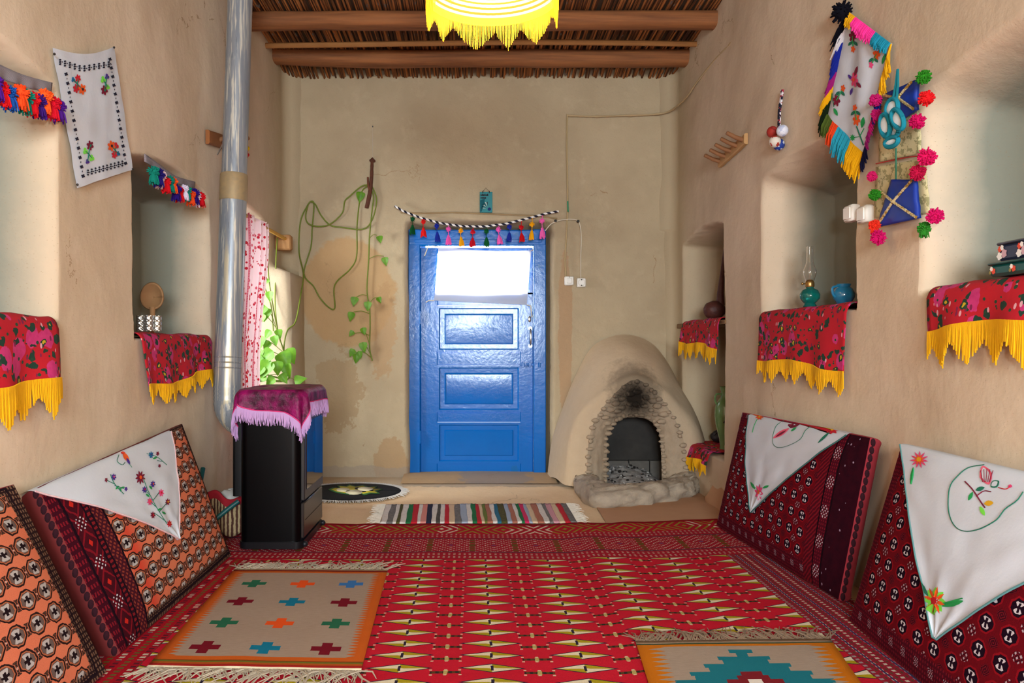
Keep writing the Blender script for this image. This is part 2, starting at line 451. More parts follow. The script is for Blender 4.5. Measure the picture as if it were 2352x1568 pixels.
# ------------------------------------------------------------------ ceiling timbers
def beam(pts, hw, hh, label, seed, knots):
    R = random.Random(seed); mb = MB()
    path = resample(smooth_path([Vector(p) for p in pts], 8), 40)
    rr = [1+.10*nz(i*.22, seed)+sum(a*math.exp(-((i/39-c)/.03)**2) for c, a in knots) for i in range(40)]
    mb.tube(path, rr, 14, 0, True, sq=(hw, hh, .62))
    return tag(mb.build('ceiling_beam', M_wood, smooth=60), label, 'beam', 'ceiling beams')
beam([(-1.42, 4.62, 2.778), (-.9, 4.62, 2.785), (0, 4.6, 2.776), (.8, 4.6, 2.779), (1.50, 4.6, 2.779)], .062, .046, 'brown timber ceiling beam nearer the camera, behind the lit lampshade', 4, ((.5, .05),))
beam([(-1.42, 5.2, 2.80), (-1.1, 5.2, 2.785), (-.6, 5.19, 2.768), (.1, 5.19, 2.774), (.8, 5.19, 2.770), (1.50, 5.19, 2.775)], .062, .050, 'brown timber ceiling beam farther back, just in front of the door wall', 9, ((.53, .10), (.88, .04)))
mb = MB(); mb.tube(smooth_path([(-1.36, 4.98, 2.775), (-.7, 4.93, 2.765), (.2, 4.93, 2.778), (.9, 4.95, 2.783), (1.46, 4.98, 2.785)], 8), .017, 8)
tag(mb.build('ceiling_pole', mottled('pale_pole', '8a5a30', 'a8723e', 12, .7)), 'thin pale pole running under the reeds between the two ceiling beams', 'pole')

# ------------------------------------------------------------------ door
Yd = 5.60
door = bpy.data.objects.new('door_1', None); COL.objects.link(door); door.location = (.03, Yd, 0); ORG[door] = Vector((.03, Yd, 0)); struct(door)
mb = MB()
mb.box((-.445, Yd-.05, -.02), (-.362, Yd+.07, 1.715), 0, .006); mb.box((.425, Yd-.05, -.02), (.512, Yd+.07, 1.715), 0, .006)
mb.box((-.445, Yd-.052, 1.60), (.512, Yd+.07, 1.712), 0, .008)
mb.box((-.40, Yd-.058, 1.62), (.48, Yd-.045, 1.645), 0, .003)
mb.build('door_frame', M_blue, door)
leaf_mb = MB(); xs = (-.362, -.245, .336, .424)
zr = [(0.0, .085), (.366, .445), (.765, .865), (1.18, 1.268), (1.545, 1.582)]
for a, b, zt_ in ((xs[0], xs[1], 1.59), (xs[2], xs[3], 1.28), (.382, xs[3], 1.59)): leaf_mb.box((a, Yd-.02, .005 if zt_ > 1.28 and a < 0 else (.005 if a < .35 else 1.26)), (b, Yd+.03, zt_), 0, .004)
for a, b in zr: leaf_mb.box((xs[1]-.002, Yd-.018, a+.005), ((xs[2] if a < 1.5 else .39)+.002, Yd+.028, b+.005), 0, .004)
lf = leaf_mb.build('door_leaf', M_blue, door)
for za, zb, ti in ((.085, .366, .002), (.445, .765, .010), (.865, 1.18, .004)):
    pb = MB(); x0, x1 = xs[1], xs[2]
    def ring(d, y): return [(x0+d, y, za+d), (x1-d, y, za+d), (x1-d, y, zb-d), (x0+d, y, zb-d)]
    loops = [ring(-.004, Yd-.022), ring(.012, Yd-.022), ring(.020, Yd-.013), ring(.050, Yd-.012), ring(.056, Yd-.018), ring(.062, Yd-.019)]
    loops[-1] = [(p[0], p[1]+(ti if p[2] > (za+zb)/2 else 0), p[2]) for p in loops[-1]]
    ids = [[pb.vert(p) for p in l] for l in loops]
    for A, B in zip(ids, ids[1:]):
        for k in range(4): pb.face([A[k], A[(k+1) % 4], B[(k+1) % 4], B[k]])
    pb.face(ids[-1]); pb.build('raised_panel', M_blue, lf, smooth=20)
gb = MB(); gb.box((xs[1]-.005, Yd+.004, 1.265), (.39, Yd+.008, 1.55))
gb.build('window_pane', mat('clear_pane', (.95, .97, 1), .05, transp=.9), lf)
hb = MB(); hx, hz = .405, .965
hb.tube(smooth_path([(hx, Yd-.02, hz-.055), (hx, Yd-.05, hz-.045), (hx, Yd-.06, hz), (hx, Yd-.05, hz+.045), (hx, Yd-.02, hz+.055)], 6), .007, 8)
for dz in (-.06, .06): hb.lathe([(.0, .004), (.014, .004), (.014, 0)], (hx, Yd-.02, hz+dz), 12, ax=(0, -1, 0))
hb.build('door_handle', M_metal, lf)['label'] = 'worn metal pull handle'
hb = MB(); hb.ball((hx-.005, Yd-.026, 1.09), (.012, .007, .022), 0); hb.build('lock_plate', M_metal, lf)
bb = MB(); bb.box((.33, Yd-.032, .762), (.45, Yd-.02, .782), 0, .003); bb.box((.345, Yd-.036, .752), (.36, Yd-.02, .792), 0, .002); bb.box((.395, Yd-.036, .752), (.408, Yd-.02, .792), 0, .002)
bb.tube([(.372, Yd-.045, .772), (.372, Yd-.02, .772)], .006, 8); bb.tube([(.465, Yd-.072, .755), (.465, Yd-.072, .79)], .008, 8); bb.tube([(.33, Yd-.03, .772), (.45, Yd-.03, .772)], .006, 8)
bb.build('door_bolt', M_blue, lf)
bb = MB()
for z in (.27, 1.10): bb.tube([(-.364, Yd-.055, z-.045), (-.364, Yd-.055, z+.045)], .007, 8); bb.box((-.362, Yd-.024, z-.04), (-.335, Yd-.018, z+.04))
bb.build('hinge', M_blue, lf)
mb = MB(); mb.grid(lambda a, b: (lerp(-.47, .56, a), lerp(5.22, 5.72, b), .004+.024*sst(0, .55, b)*(1-.2*abs(2*a-1))), 12, 10)
struct(mb.build('trim_1', mat('threshold_clay', plaster(C('bd9a70'), C('ab8c68'), C('c8a67c'), patches=(('x', .16, .02, .24, .03, 1.4, C('8f8680')),)), .9, (30, .3, .006), space='world'), loc=(0, 5.4, 0)))

# white cloth tied over the door pane
def wc_fn(a, b):
    q = [P(1007, 567, Yd-.035), P(1220, 575, Yd-.035), P(1210, 700, Yd-.035), P(997, 690, Yd-.035)]
    p = q[3].lerp(q[2], a).lerp(q[0].lerp(q[1], a), b)
    sag = .012*math.sin(PI*a)*(b > .0)*(.35 if b < .5 else 1)*(1 if b > .5 else -1)*abs(2*b-1)
    p.z -= sag; p.y += .006*math.sin(a*9+b*2)*(1-.5*b)-.004; return p
mb = MB(); mb.grid(wc_fn, 24, 14)
M_sheer = mat('sheer_white_cotton', C('f2f0ec'), .9, trans=.55)
o = mb.build('window_cloth', M_sheer)
tag(o, 'plain white cotton cloth tied by its corners over the door window', 'cloth')
mb = MB()
for c, ends in (((1007, 567), ((985, 561), (980, 575), (975, 588))), ((1220, 575), ((1230, 572), (1236, 588))), ((1210, 700), ((1219, 702), (1222, 728))), ((997, 690), ((985, 690), (978, 694)))):
    mb = MB(); mb.tube([P(*c, Yd-.04)]+[P(u, v, Yd-.045) for u, v in ends], .004, 6)
    mb.build('tie_string', M_string, o)

# garland of pompoms and tassels over the door
def garland_pt(u): return P(u, interp(((907, 473), (925, 484), (960, 498), (1010, 512), (1060, 519), (1110, 520), (1160, 514), (1210, 502), (1250, 491), (1283, 485)), u), 5.44)
gpts = [garland_pt(907+376*i/40) for i in range(41)]
g = MB(); g.tube(resample(gpts, 160), .0075, 8, 0)
M_cord = mat('twisted_cord', lambda x, y, z, p: mix(emod(x*1+y*22, 1.0) < .5, C('1b1a2e'), C('eeeae6')), .9)
gar = g.build('tassel_garland', M_cord)
tag(gar, 'twisted black and white cord hung with coloured pompoms and tassels over the blue door', 'garland')
cols = ['0c4a26', 'd81e1e', '1f2f9a', 'ee5fb4', 'efa516', 'c51628', '0f5a2c', 'ee62b6', '1f2f9a', 'c8141e', 'f0aa14', 'f266b4']
tx = [949, 973, 1004, 1031, 1059, 1087, 1118, 1146, 1171, 1198, 1223, 1246]; tv = [503, 509, 519, 526, 530, 532, 531, 527, 521, 522, 515, 507]; te = [538, 544, 555, 561, 566, 567, 567, 560, 554, 555, 550, 547]
for i in range(12):
    p0 = garland_pt(tx[i]); pc = P(tx[i]-1, tv[i], 5.43); pe = P(tx[i]+(i*7 % 5)-2, te[i], 5.43)
    t = MB(); t.tube([p0, pc, pc+Vector((0, 0, -.02)), pe.lerp(pc, .62)], .0022, 5)
    t.tassel(pe.lerp(pc, .62), (pc-pe).length*.64, .022, 30, 0, i, dr=pe-pc)
    to = t.build('tassel', yarn(cols[i]), gar)
    b = MB(); b.tuft(pc, .018, 60, 0, .0016, seed=i); b.build('pompom', yarn(cols[i]), to)

# small teal plaque above the door
pl = thing('wall_plaque', P(1117, 488, 5.46), 'small teal painted board hanging from wire on the wall above the blue door', 'plaque')
mb = MB(); a, b = P(1102, 488, 5.46), P(1131, 441, 5.46); mb.box((a.x, 5.452, a.z), (b.x, 5.466, b.z), 0, .002)
yq = 5.4505
def pq(pts, m): mb.face([mb.vert((P(u, v, 5.45).x, yq, P(u, v, 5.45).z)) for u, v in pts], m)
for k in range(6): pq([(1104+k*3, 446-(k % 2)), (1106+k*3, 446-(k % 2)), (1106.5+k*3, 450), (1104+k*3, 450)], 1)
for k in range(5): pq([(1104+k*2.6, 453), (1106+k*2.6, 452), (1106+k*2.6, 456), (1104+k*2.6, 456)], 1)
pq([(1103, 460), (1114, 455), (1112, 468), (1106, 486), (1103, 486)], 2)
for k in range(6):
    a0 = 1.7+k*.28; r0, r1 = 4, 15
    cx, cy = 1121, 478
    pq([(cx+r0*math.cos(a0), cy-r0*math.sin(a0)), (cx+r1*math.cos(a0-.06), cy-r1*math.sin(a0-.06)), (cx+r1*math.cos(a0+.06), cy-r1*math.sin(a0+.06))], 3 if k % 2 else 1)
pq([(1124+4*math.cos(t*PI/5), 480+4*math.sin(t*PI/5)) for t in range(10)], 4)
mb.build('board', [pm('1f7f86', .5), pm('2a1c22'), pm('155a66'), pm('e8e2d2'), pm('20306a')], pl)
mb = MB(); mb.tube([P(1109, 440, 5.452), P(1116, 431, 5.46), P(1124, 440, 5.452)], .0012, 5); mb.tube([P(1109, 443, 5.449), P(1109, 438, 5.449)], .003, 6); mb.tube([P(1124, 443, 5.449), P(1124, 438, 5.449)], .003, 6)
mb.build('hanging_wire', M_dkmetal, pl)

# switch, socket and cables on the door wall
def wall_device(name, u, v, label, cat, socket):
    c = P(u, v, 5.475); t = thing(name, (c.x, 5.475, c.z), label, cat); s = .031
    m = MB(); m.box((c.x-s, 5.458, c.z-s), (c.x+s, 5.492, c.z+s), 0, .006); m.build('face_plate', M_white_pl, t)
    if socket:
        m = MB(); m.lathe([(.0, -.003), (.019, -.003), (.021, .0015), (.023, .0015), (.024, 0)], (c.x, 5.458, c.z), 24, ax=(0, -1, 0)); m.build('socket_well', pm('d5cfc2', .5), t)
        m = MB()
        for d in (-.008, .008): m.lathe([(0, .001), (.003, .001), (.003, 0)], (c.x+d, 5.4605, c.z), 10, ax=(0, -1, 0))
        m.box((c.x-.004, 5.455, c.z+.016), (c.x+.004, 5.458, c.z+.022)); m.box((c.x-.004, 5.455, c.z-.022), (c.x+.004, 5.458, c.z-.016)); m.build('contact_hole', pm('24211f'), t)
    else:
        m = MB(); m.box((c.x-.017, 5.452, c.z-.018), (c.x+.017, 5.46, c.z+.018), 0, .003); m.build('rocker', M_white_pl, t)
        m = MB(); m.box((c.x-.002, 5.456, c.z+.022), (c.x+.002, 5.459, c.z+.028)); m.build('indicator', pm('6a5a4a'), t)
wall_device('light_switch', 1307, 645, 'square white rocker light switch on the wall right of the blue door', 'switch', False)
wall_device('wall_socket', 1335, 649, 'white round-holed socket on the wall beside the rocker switch, right of the door', 'socket', True)
mb = MB(); pts = [(1334, 638), (1334, 590), (1335, 540), (1330, 510), (1318, 504), (1300, 504), (1282, 507), (1265, 515), (1252, 530)]
mb.tube(resample(smooth_path([P(u, v, 5.47) for u, v in pts], 6), 60), .0035, 7)
o = mb.build('electric_cable', pm('d8cdb8', .5)); tag(o, 'thin pale cable clipped in an arc from the door top to the white socket', 'cable')
for u, v in ((1276, 507), (1328, 508)):
    c = MB(); q = P(u, v, 5.467); c.box((q.x-.008, 5.46, q.z-.008), (q.x+.008, 5.48, q.z+.008), 0, .002); c.build('cable_clip', pm('2b2826', .6), o)
mb = MB(); mb.tube(resample(smooth_path([P(u, v, 5.478) for u, v in ((1303, 262), (1302, 330), (1303, 400), (1304, 470), (1302, 520), (1300, 560), (1298, 600), (1300, 634))], 6), 60), [.0055+.002*nz(i*.7, 2) for i in range(60)], 6)
struct(mb.build('trim_2', pm('b39c74', .9)))
mb = MB(); mb.tube(resample(smooth_path([P(1303, 265, 5.478), P(1360, 267, 5.478), P(1440, 265, 5.478), P(1505, 262, 5.46), P(1540, 254, 5.40), P(1575, 225, 5.12), P(1600, 190, 4.92), P(1640, 140, 4.60), P(1690, 85, 4.22), P(1710, 30, 4.1)], 6), 90), [.0065+.004*nz(i*.5, 5) for i in range(90)], 6)
struct(mb.build('trim_3', pm('b79f7a', .9)))
mb = MB(); mb.tube([P(1304, 462, 5.462), P(1305, 486, 5.458)], .005, 7); tag(mb.build('cable_end', pm('2f8a62', .6)), 'short green bare cable end on the plaster right of the garland', 'cable')
mb = MB(); mb.tube(resample([P(920, 488, 5.487), P(960, 490, 5.487), P(1040, 488, 5.486), P(1150, 492, 5.486), P(1240, 496, 5.487), P(1280, 502, 5.487)], 40), [.005+.003*nz(i*.9, 3) for i in range(40)], 6)
struct(mb.build('trim_4', pm('9f8560', .9)))

# ------------------------------------------------------------------ fireplace
fp = thing('fireplace', (.98, 5.0, 0), 'rounded mud corner fireplace with sooty pointed arch and stone ledge, right of the blue door', 'fireplace')
NA = 64
def arch(pts, Y): return resample(smooth_path([P(u, v, Y(u, v) if callable(Y) else Y) for u, v in pts], 8), NA)
Ywall = arch([(1256, 1100), (1268, 1010), (1296, 925), (1322, 862), (1362, 795), (1428, 768), (1490, 784), (1530, 826), (1562, 884), (1598, 960), (1622, 1040), (1628, 1100)], 5.49)
Yout = arch([(1292, 1110), (1303, 1010), (1326, 944), (1378, 892), (1424, 862), (1465, 852), (1516, 876), (1558, 916), (1594, 960), (1618, 1020), (1628, 1110)], 5.09)
Ymid = arch([(1306, 1115), (1317, 1012), (1338, 950), (1386, 902), (1426, 872), (1464, 862), (1510, 885), (1550, 924), (1583, 968), (1605, 1024), (1614, 1115)], 5.03)
Yst = arch([(1346, 1120), (1350, 1040), (1362, 975), (1402, 915), (1458, 872), (1514, 910), (1556, 975), (1574, 1040), (1580, 1120)], 5.01)
Yop = arch([(1394, 1116), (1393, 1040), (1396, 995), (1420, 966), (1455, 958), (1492, 966), (1514, 995), (1518, 1040), (1520, 1116)], 5.09)
Yback = arch([(1394, 1105), (1393, 1040), (1396, 995), (1420, 966), (1455, 958), (1492, 966), (1514, 995), (1518, 1040), (1520, 1105)], 5.45)
def zfix(L):
    k0 = L[0].z; k1 = L[-1].z
    return [Vector((p.x, p.y, max(.0, p.z))) for p in L]
Ywall, Yout, Ymid, Yst, Yop, Yback = [zfix(l) for l in (Ywall, Yout, Ymid, Yst, Yop, Yback)]
def loft(mb, loops, sub, bump, m=0):
    L = []
    for i in range(NA):
        L.append(resample(smooth_path([l[i] for l in loops], 8), sub+1))
    def fn(a, b):
        p = L[round(a*(NA-1))][round(b*sub)].copy()
        n = bump(p, a, b); p.y -= n; p.z += n*.3; return p
    mb.grid(fn, NA-1, sub, m, uvf=lambda a, b: (a*2, b*.4))
mb = MB(); loft(mb, [Ywall, [p.lerp(q, .5)+Vector((0, -.02, .02)) for p, q in zip(Ywall, Yout)], Yout, Ymid, Yst], 22, lambda p, a, b: .010*nz(p.x*5, p.y*5, p.z*5)+.003*nz(p.x*22, p.y*22, p.z*22))
def sootf(base, dark, cz, amt):
    def f(x, y, z, p):
        n = noi(p, 17, 6.0, .75); dx = (x-1.02)/.15; dz = (z-cz)/.17
        r = mth('SQRT', dx*dx+dz*dz)+(n-.5)*1.3
        k = mth('MINIMUM', mth('MAXIMUM', (1.35-r)*.95, 0.0), amt)
        c = mix(n, C(base), C(dark))
        return mix(k, c, C('130d09'))
    return f
M_hood = mat('hood_plaster', sootf('cdb79a', 'bfa688', .60, .5), .93, (24, .35, .01), spec=.15, space='world')
mb.build('hood', M_hood, fp, smooth=80)
# knobbly stones around the mouth
R = random.Random(5); mb = MB()
def stone_bump(p, a, b): return .024*abs(nz(p.x*30, p.z*36, 2))+.010*nz(p.x*52, p.z*52, 7)
loft(mb, [Yst, [p.lerp(q, .5)+Vector((0, -.015, 0)) for p, q in zip(Yst, Yop)], Yop], 14, stone_bump)
for row, (t0, sz) in enumerate(((.06, 1.0), (.34, .75), (.62, .75), (.92, 1.0))):
    n = 34 if row in (0, 3) else 26
    for k in range(n):
        a = (k+.5)/n
        if row in (1, 2) and (a < .30 or a > .70) : continue
        if row in (1, 2): sz = 1.35
        i = min(NA-1, int(a*(NA-1))); p = Yst[i].lerp(Yop[i], t0)
        mb.ball(p+Vector((R.uniform(-.006, .006), -.012-.006*math.sin(PI*t0), R.uniform(-.006, .006))), (R.uniform(.015, .027)*sz, .018*sz, R.uniform(.010, .016)*sz), 0, 8, 6, .35)
M_stone = mat('sooty_stone', sootf('bba68e', '9a866e', .58, .97), .9, (40, .4, .008), spec=.2, space='world')
mb.build('stone_arch', M_stone, fp, smooth=70)
mb = MB(); loft(mb, [Yop, Yback], 6, lambda p, a, b: 0)
bk = [mb.vert(p) for p in Yback]; mb.face(bk)
mb.build('firebox', mat('soot_black', lambda x, y, z, p: mix(noi(p, 6, 4.0, .6), C('1d1a18'), C('4c4742')), .8, (50, .3, .004), space='world'), fp, smooth=50)
mb = MB(); a, b = P(1394, 1083, 5.43), P(1518, 1056, 5.43)
for i in range(3): mb.box((lerp(a.x, b.x, i/2.6)+.003, 5.39, .0), (lerp(a.x, b.x, min(1, (i+1)/2.6))-.003, 5.445, b.z), 0, .003)
mb.build('fire_brick', mottled('grey_brick', '57524d', '6f6962', 30), fp)
# ledge
mb = MB()
lp = [PG(u, v, 0) for u, v in ((1318, 1116), (1330, 1142), (1365, 1166), (1440, 1166), (1520, 1156), (1590, 1140), (1620, 1112))]
lp = resample(smooth_path(lp, 8), 60); lin = [Vector((lerp(1.0, p.x, .62), lerp(5.12, p.y, .68), 0)) for p in lp]
def ledge(a, b):
    i = round(a*59); o, n = lp[i], lin[i]
    if b < .35: t = b/.35; q = o.copy(); q.z = .095*t; q += (o-n)*(.10*math.sin(PI*t)-.05*t)
    elif b < .75: t = (b-.35)/.4; q = o.lerp(n, .05+.95*t); q.z = .095+.012*math.sin(PI*t)
    else: t = (b-.75)/.25; q = n.copy(); q.z = .095-.075*t
    k = 1.5*(.012*nz(q.x*15, q.y*15, q.z*15)+.014*abs(nz(q.x*34, q.y*34, q.z*34))-.004)
    q.z += k if b > .3 else 0; q.x += k; q.y -= k*1.5; return q
mb.grid(ledge, 59, 26)
mb.build('hearth_ledge', mottled('pebbly_mud', 'c4b29a', '94877a', 22, .92, (45, .5, .012)), fp, smooth=80)
mb = MB(); R = random.Random(8)
def ashf(a, b):
    x = lerp(.80, 1.24, a); y = lerp(4.72, 5.42, b); k = 4*a*(1-a)
    return (x, y, .012+.03*k+.06*sst(.3, 1, b)*k+.014*nz(x*22, y*22)+.008*nz(x*60, y*60))
mb.grid(ashf, 40, 50)
for _ in range(90):
    a, b = R.uniform(.1, .9), R.uniform(.2, .95); p = Vector(ashf(a, b)); mb.ball(p, (R.uniform(.004, .014), R.uniform(.004, .012), R.uniform(.003, .009)), R.choice((0, 1, 1, 2)), 7, 5, .5)
tag(mb.build('ash_heap', [mottled('ash', '8f8a86', 'b4afaa', 22, .95, (60, .5, .01)), pm('26221f'), pm('b9b4ae')], smooth=70), 'grey ash and charred bits heaped in the mouth of the mud fireplace', 'ash', kind='stuff')
# brown clay patch in front of and beside the ledge
mb = MB(); q = [PG(1340, 1118), PG(1405, 1203), PG(1668, 1196), PG(1640, 1120)]
q[1] = PG(1400, 1215); q[2] = Vector((1.42, 3.95, 0)); q[3] = Vector((1.42, 5.3, 0))
mb.grid(lambda a, b: tuple(q[0].lerp(q[3], a).lerp(q[1].lerp(q[2], a), b)+Vector((0, 0, .006+.002*nz(a*4, b*4)))), 14, 14)
struct(mb.build('trim_5', M_clay))
mb = MB(); mb.grid(lambda a, b: (1.405-.055*sst(1, .0, b)-.012*nz(a*6, b*3), lerp(3.9, 4.62, a), .16*b), 16, 6)
struct(mb.build('baseboard_right', M_clay))

# ------------------------------------------------------------------ textile patterns
def weave(u, v, amt=.16, sc=420):
    return noi(vec(u*sc, v*sc, 0.0), 1.0, 1.0)
def carpet_col(x, y, z, p):
    wob = (noi(vec(x*30, y*30, 0.0), 1.0, 1.0)-.5)
    u = x+wob*.006+(noi(vec(mth('FLOOR', x*160), mth('FLOOR', y*160), 0.0), 1.0, 0.0)-.5)*.014; v = y+(noi(vec(x*3, y*3, 0.0), 1.0, 1.0)-.5)*.008
    red = mix(noi(p, 5, 4.0), C('c01428'), C('ae1228')); red = mix(noi(vec(x*1.5, y*9, 0.0), 1.0, 3.0), red, C('ca2034'))
    navy = C('2a2438'); crm = C('e0d2b4'); yel = C('a8961c'); brn = C('5a3a26')
    # lens motifs
    pu = cell(u-.055+.129, .258)*.258; pv = cell(v-.02, .094)*.094
    d = eabs(pu)/.086+eabs(pv)/.029
    lens = mix(((pu < 0) & (pv > 0)) | ((pu > 0) & (pv < 0)), yel, crm)
    lens = mix((eabs(pu*.30+pv) < .004), lens, crm)
    lens = mix((eabs(pu) < .004) & (eabs(pv) < .017), lens, navy)
    f = mix(d < 1.10, red, navy); f = mix(d < .94, f, lens)
    # small cross motifs between
    qu = cell(u-.055, .258)*.258; qv = cell(v-.02+.03, .094)*.094
    bar = (eabs(qv) < .0075) & (eabs(qu) < .042); st = (eabs(qu) < .006) & (eabs(qv) < .016)
    dots = (eabs(cell(qu+.02, .04)*.04) < .004) & (eabs(eabs(qv)-.016) < .004) & (eabs(qu) < .05)
    f = mix(bar, f, mix(emod(qu*55, 1.0) < .5, C('2c2a24'), C('5c3a20'))); f = mix(st, f, C('b0a060')); f = mix(dots, f, C('d9b49a'))
    # side and end borders: dotted maroon ground
    mar = mix(noi(p, 8, 3.0), C('9a1a2c'), C('861e30'))
    du = cell(u, .030)*.030; row = idx(u, .030); dv = cell(v+row*.011, .022)*.022
    dt = mix((eabs(du) < .0055) & (eabs(dv) < .0055), mar, mix(emod(row, 3.0) < .5, C('c9b8a4'), C('9a8a8a')))
    dt = mix(eabs(cell(u-.015, .060))*.060 < .003, dt, C('3f3358'))
    dt = mix((eabs(cell(u-.015, .030))*.030 < .003) & (emod(v*40, 1.0) < .5), dt, C('54402c'))
    # far border: band of chevrons, dots, diamonds, dots
    du2 = cell(u, .022)*.022; dv2 = cell(v, .045)*.045
    dots2 = mix((eabs(du2) < .0045) & (eabs(dv2) < .014) & (emod(v*60, 1.0) < .6), mix(.5, mar, C('b01424')), C('bfa090'))
    cu = eabs(cell(u, .19)*.19); cv = eabs(v-3.60)
    r = cu*1.0+cv*.95
    dia = mix((emod(r, .035) < .0095) & (emod(cu*90, 1.0) < .62), C('a01828'), C('c8aa9c')); dia = mix(r < .014, dia, C('7c3c60'))
    dia = mix((cu > .082) & (emod(cv*26, 1.0) < .7), dia, C('6b4a1e'))
    ku = cell(u, .30)*.30; kv = v-3.91; s1 = emod(eabs(ku)*.8+eabs(kv)*.55, .034)
    chev = mix((s1 < .011) & (eabs(kv) < .085), C('ae1626'), mix(noi(vec(x*5, y*2, 0.0), 1.0, 1.0) > .42, crm, C('94862a')))
    far = mix(band(v, 3.48, 3.72), dots2, dia); far = mix(eabs(v-3.48) < .006, far, C('4a2a3c')); far = mix(eabs(v-3.72) < .006, far, C('4a2a3c'))
    far = mix(v > 3.81, far, chev); far = mix(v > 3.995, far, C('b5121c'))
    side = (u > 1.085) | (u < -.93)
    f = mix(side, f, dt); f = mix(v > 3.36, f, far)
    f = mix((u < -.935) & (u > -1.05) & (v < 3.36), f, mix((eabs(du) < .008) & (eabs(dv) < .006), C('a81222'), mix(emod(row, 2.0) < .5, C('6a5a2c'), mix(emod(v*9, 1.0) < .5, C('c9b8a4'), C('5c1a28')))))
    return mix((weave(x, y, sc=300)-.35)*.35, f, C('3a0a10'))
M_carpet = mat('red_carpet', carpet_col, .95, (260, .5, .004), spec=.08)
mb = MB()
cfar = lambda x: interp(((-1.22, 4.02), (-.5, 4.0), (.1, 4.0), (.42, 3.99), (.52, 4.04), (.75, 4.02), (1.0, 4.07), (1.25, 4.12), (1.36, 4.12)), x)
mb.grid(lambda a, b: (lerp(-1.22, 1.34, a), lerp(-.6, cfar(lerp(-1.22, 1.34, a)), b), .012+.004*nz(a*9, b*14)+.012*(b > .985)*max(0, nz(a*16, 2))), 60, 90,
        uvf=lambda a, b: (lerp(-1.22, 1.34, a), lerp(-.6, 4.03, b)))
tag(mb.build('carpet', M_carpet, loc=(0, 2, .006), solid=.008), 'large red carpet with rows of cream lozenges covering most of the floor', 'carpet')
ZF = .0165      # top of the carpet

def fringe_line(mb, pts, nrm, L, n, r, seed, drop=0, messy=.4, m=0, up=.004):
    R = random.Random(seed); path = resample([Vector(p) for p in pts], n)
    for p in path:
        l = L*R.uniform(.7, 1.15); s = Vector((R.uniform(-messy, messy), R.uniform(-messy, messy)*.4, 0))*l
        e = p+Vector(nrm)*l+s; md = p.lerp(e, .5)+Vector((R.uniform(-.2, .2)*l*messy, 0, up*R.uniform(0, 2.5)))
        mb.strand([p, md, Vector((e.x, e.y, p.z-drop+R.uniform(0, up)))], r, m)

def kilim(name, c4, colfn, label, fr, z=ZF, nu=24, nv=30, bumps=.002, fh=.085, ends=(1, 1)):
    q = [PG(u, v, z+.003) for u, v in c4]        # TL TR BR BL
    Lx = (q[1]-q[0]).length; Ly = (q[3]-q[0]).length
    def fn(a, b):
        p = q[3].lerp(q[2], a).lerp(q[0].lerp(q[1], a), b); p.z += bumps*nz(a*5, b*6, Lx)+.001; return p
    mb = MB(); mb.grid(fn, nu, nv, uvf=lambda a, b: (a*Lx, b*Ly))
    o = mb.build(name, mat(name+'_weave', lambda x, y, z_, p: colfn(x, y, p, Lx, Ly), .95, (220, .5, .003), spec=.08), loc=sum(q, Vector())/4, solid=.005)
    tag(o, label, 'rug')
    for k, (e0, e1, nr) in enumerate(((q[0], q[1], (0, 1, 0)), (q[3], q[2], (0, -1, 0)))):
        if not ends[k]: continue
        f = MB(); fringe_line(f, [e0, e1], nr, fh, 150, .0022, 5+k, messy=.9); f.build('fringe', fr, o)
    return o
def zig(x, p, n, d):  # toothed inner edge
    return d*eabs(cell(x, p))*2
def kil1(u, v, p, Lx, Ly):
    u2 = u+(noi(vec(u*60, v*60, 0.0), 1.0, 1.0)-.5)*.004
    bg = mix(noi(vec(u*40, v*160, 0.0), 1.0, 3.0), C('94806e'), C('ab9888')); bg = mix(noi(p, 3, 4.0)*.4, bg, C('9a8070'))
    c = bg; m3 = [['a', 'b', 'a'], ['g', 'o', 'g'], ['a', 'b', 'a'], ['g', 'o', 'k']]
    pal = {'a': C('701020'), 'b': C('14728f'), 'g': C('28664a'), 'o': C('e0521c'), 'k': C('3a72b0')}
    for r in range(4):
        for k in range(3):
            cx = (.20+.30*k)*Lx; cy = (.155+.215*r)*Ly
            du, dv = eabs(u2-cx), eabs(v-cy)
            cr = ((du < .045) & (dv < .017)) | ((du < .016) & (dv < .045))
            c = mix(cr, c, pal[m3[r][k]])
    org = mix(noi(p, 10, 3.0), C('c9601c'), C('b8531c'))
    edge = emin(u2, Lx-u2)-zig(v, .022, 0, .028)
    c = mix(edge < .028, c, org)
    c = mix((v < .085) | (v > Ly-.055), c, org)
    c = mix((v < .058) | (v > Ly-.036), c, C('7a3a14'))
    c = mix((v < .052), c, C('6a6a24')); c = mix((v < .042), c, C('a8501c')); c = mix((v < .030) | (v > Ly-.030), c, C('8f1f1a')); c = mix((v < .014) | (v > Ly-.016), c, C('d8c8a8'))
    return c
kilim('kilim_rug', ((540, 1306), (890, 1308), (829, 1540), (336, 1532)), kil1, 'beige flat woven rug with twelve small coloured crosses and orange border, left foreground', yarn('b5a792'))
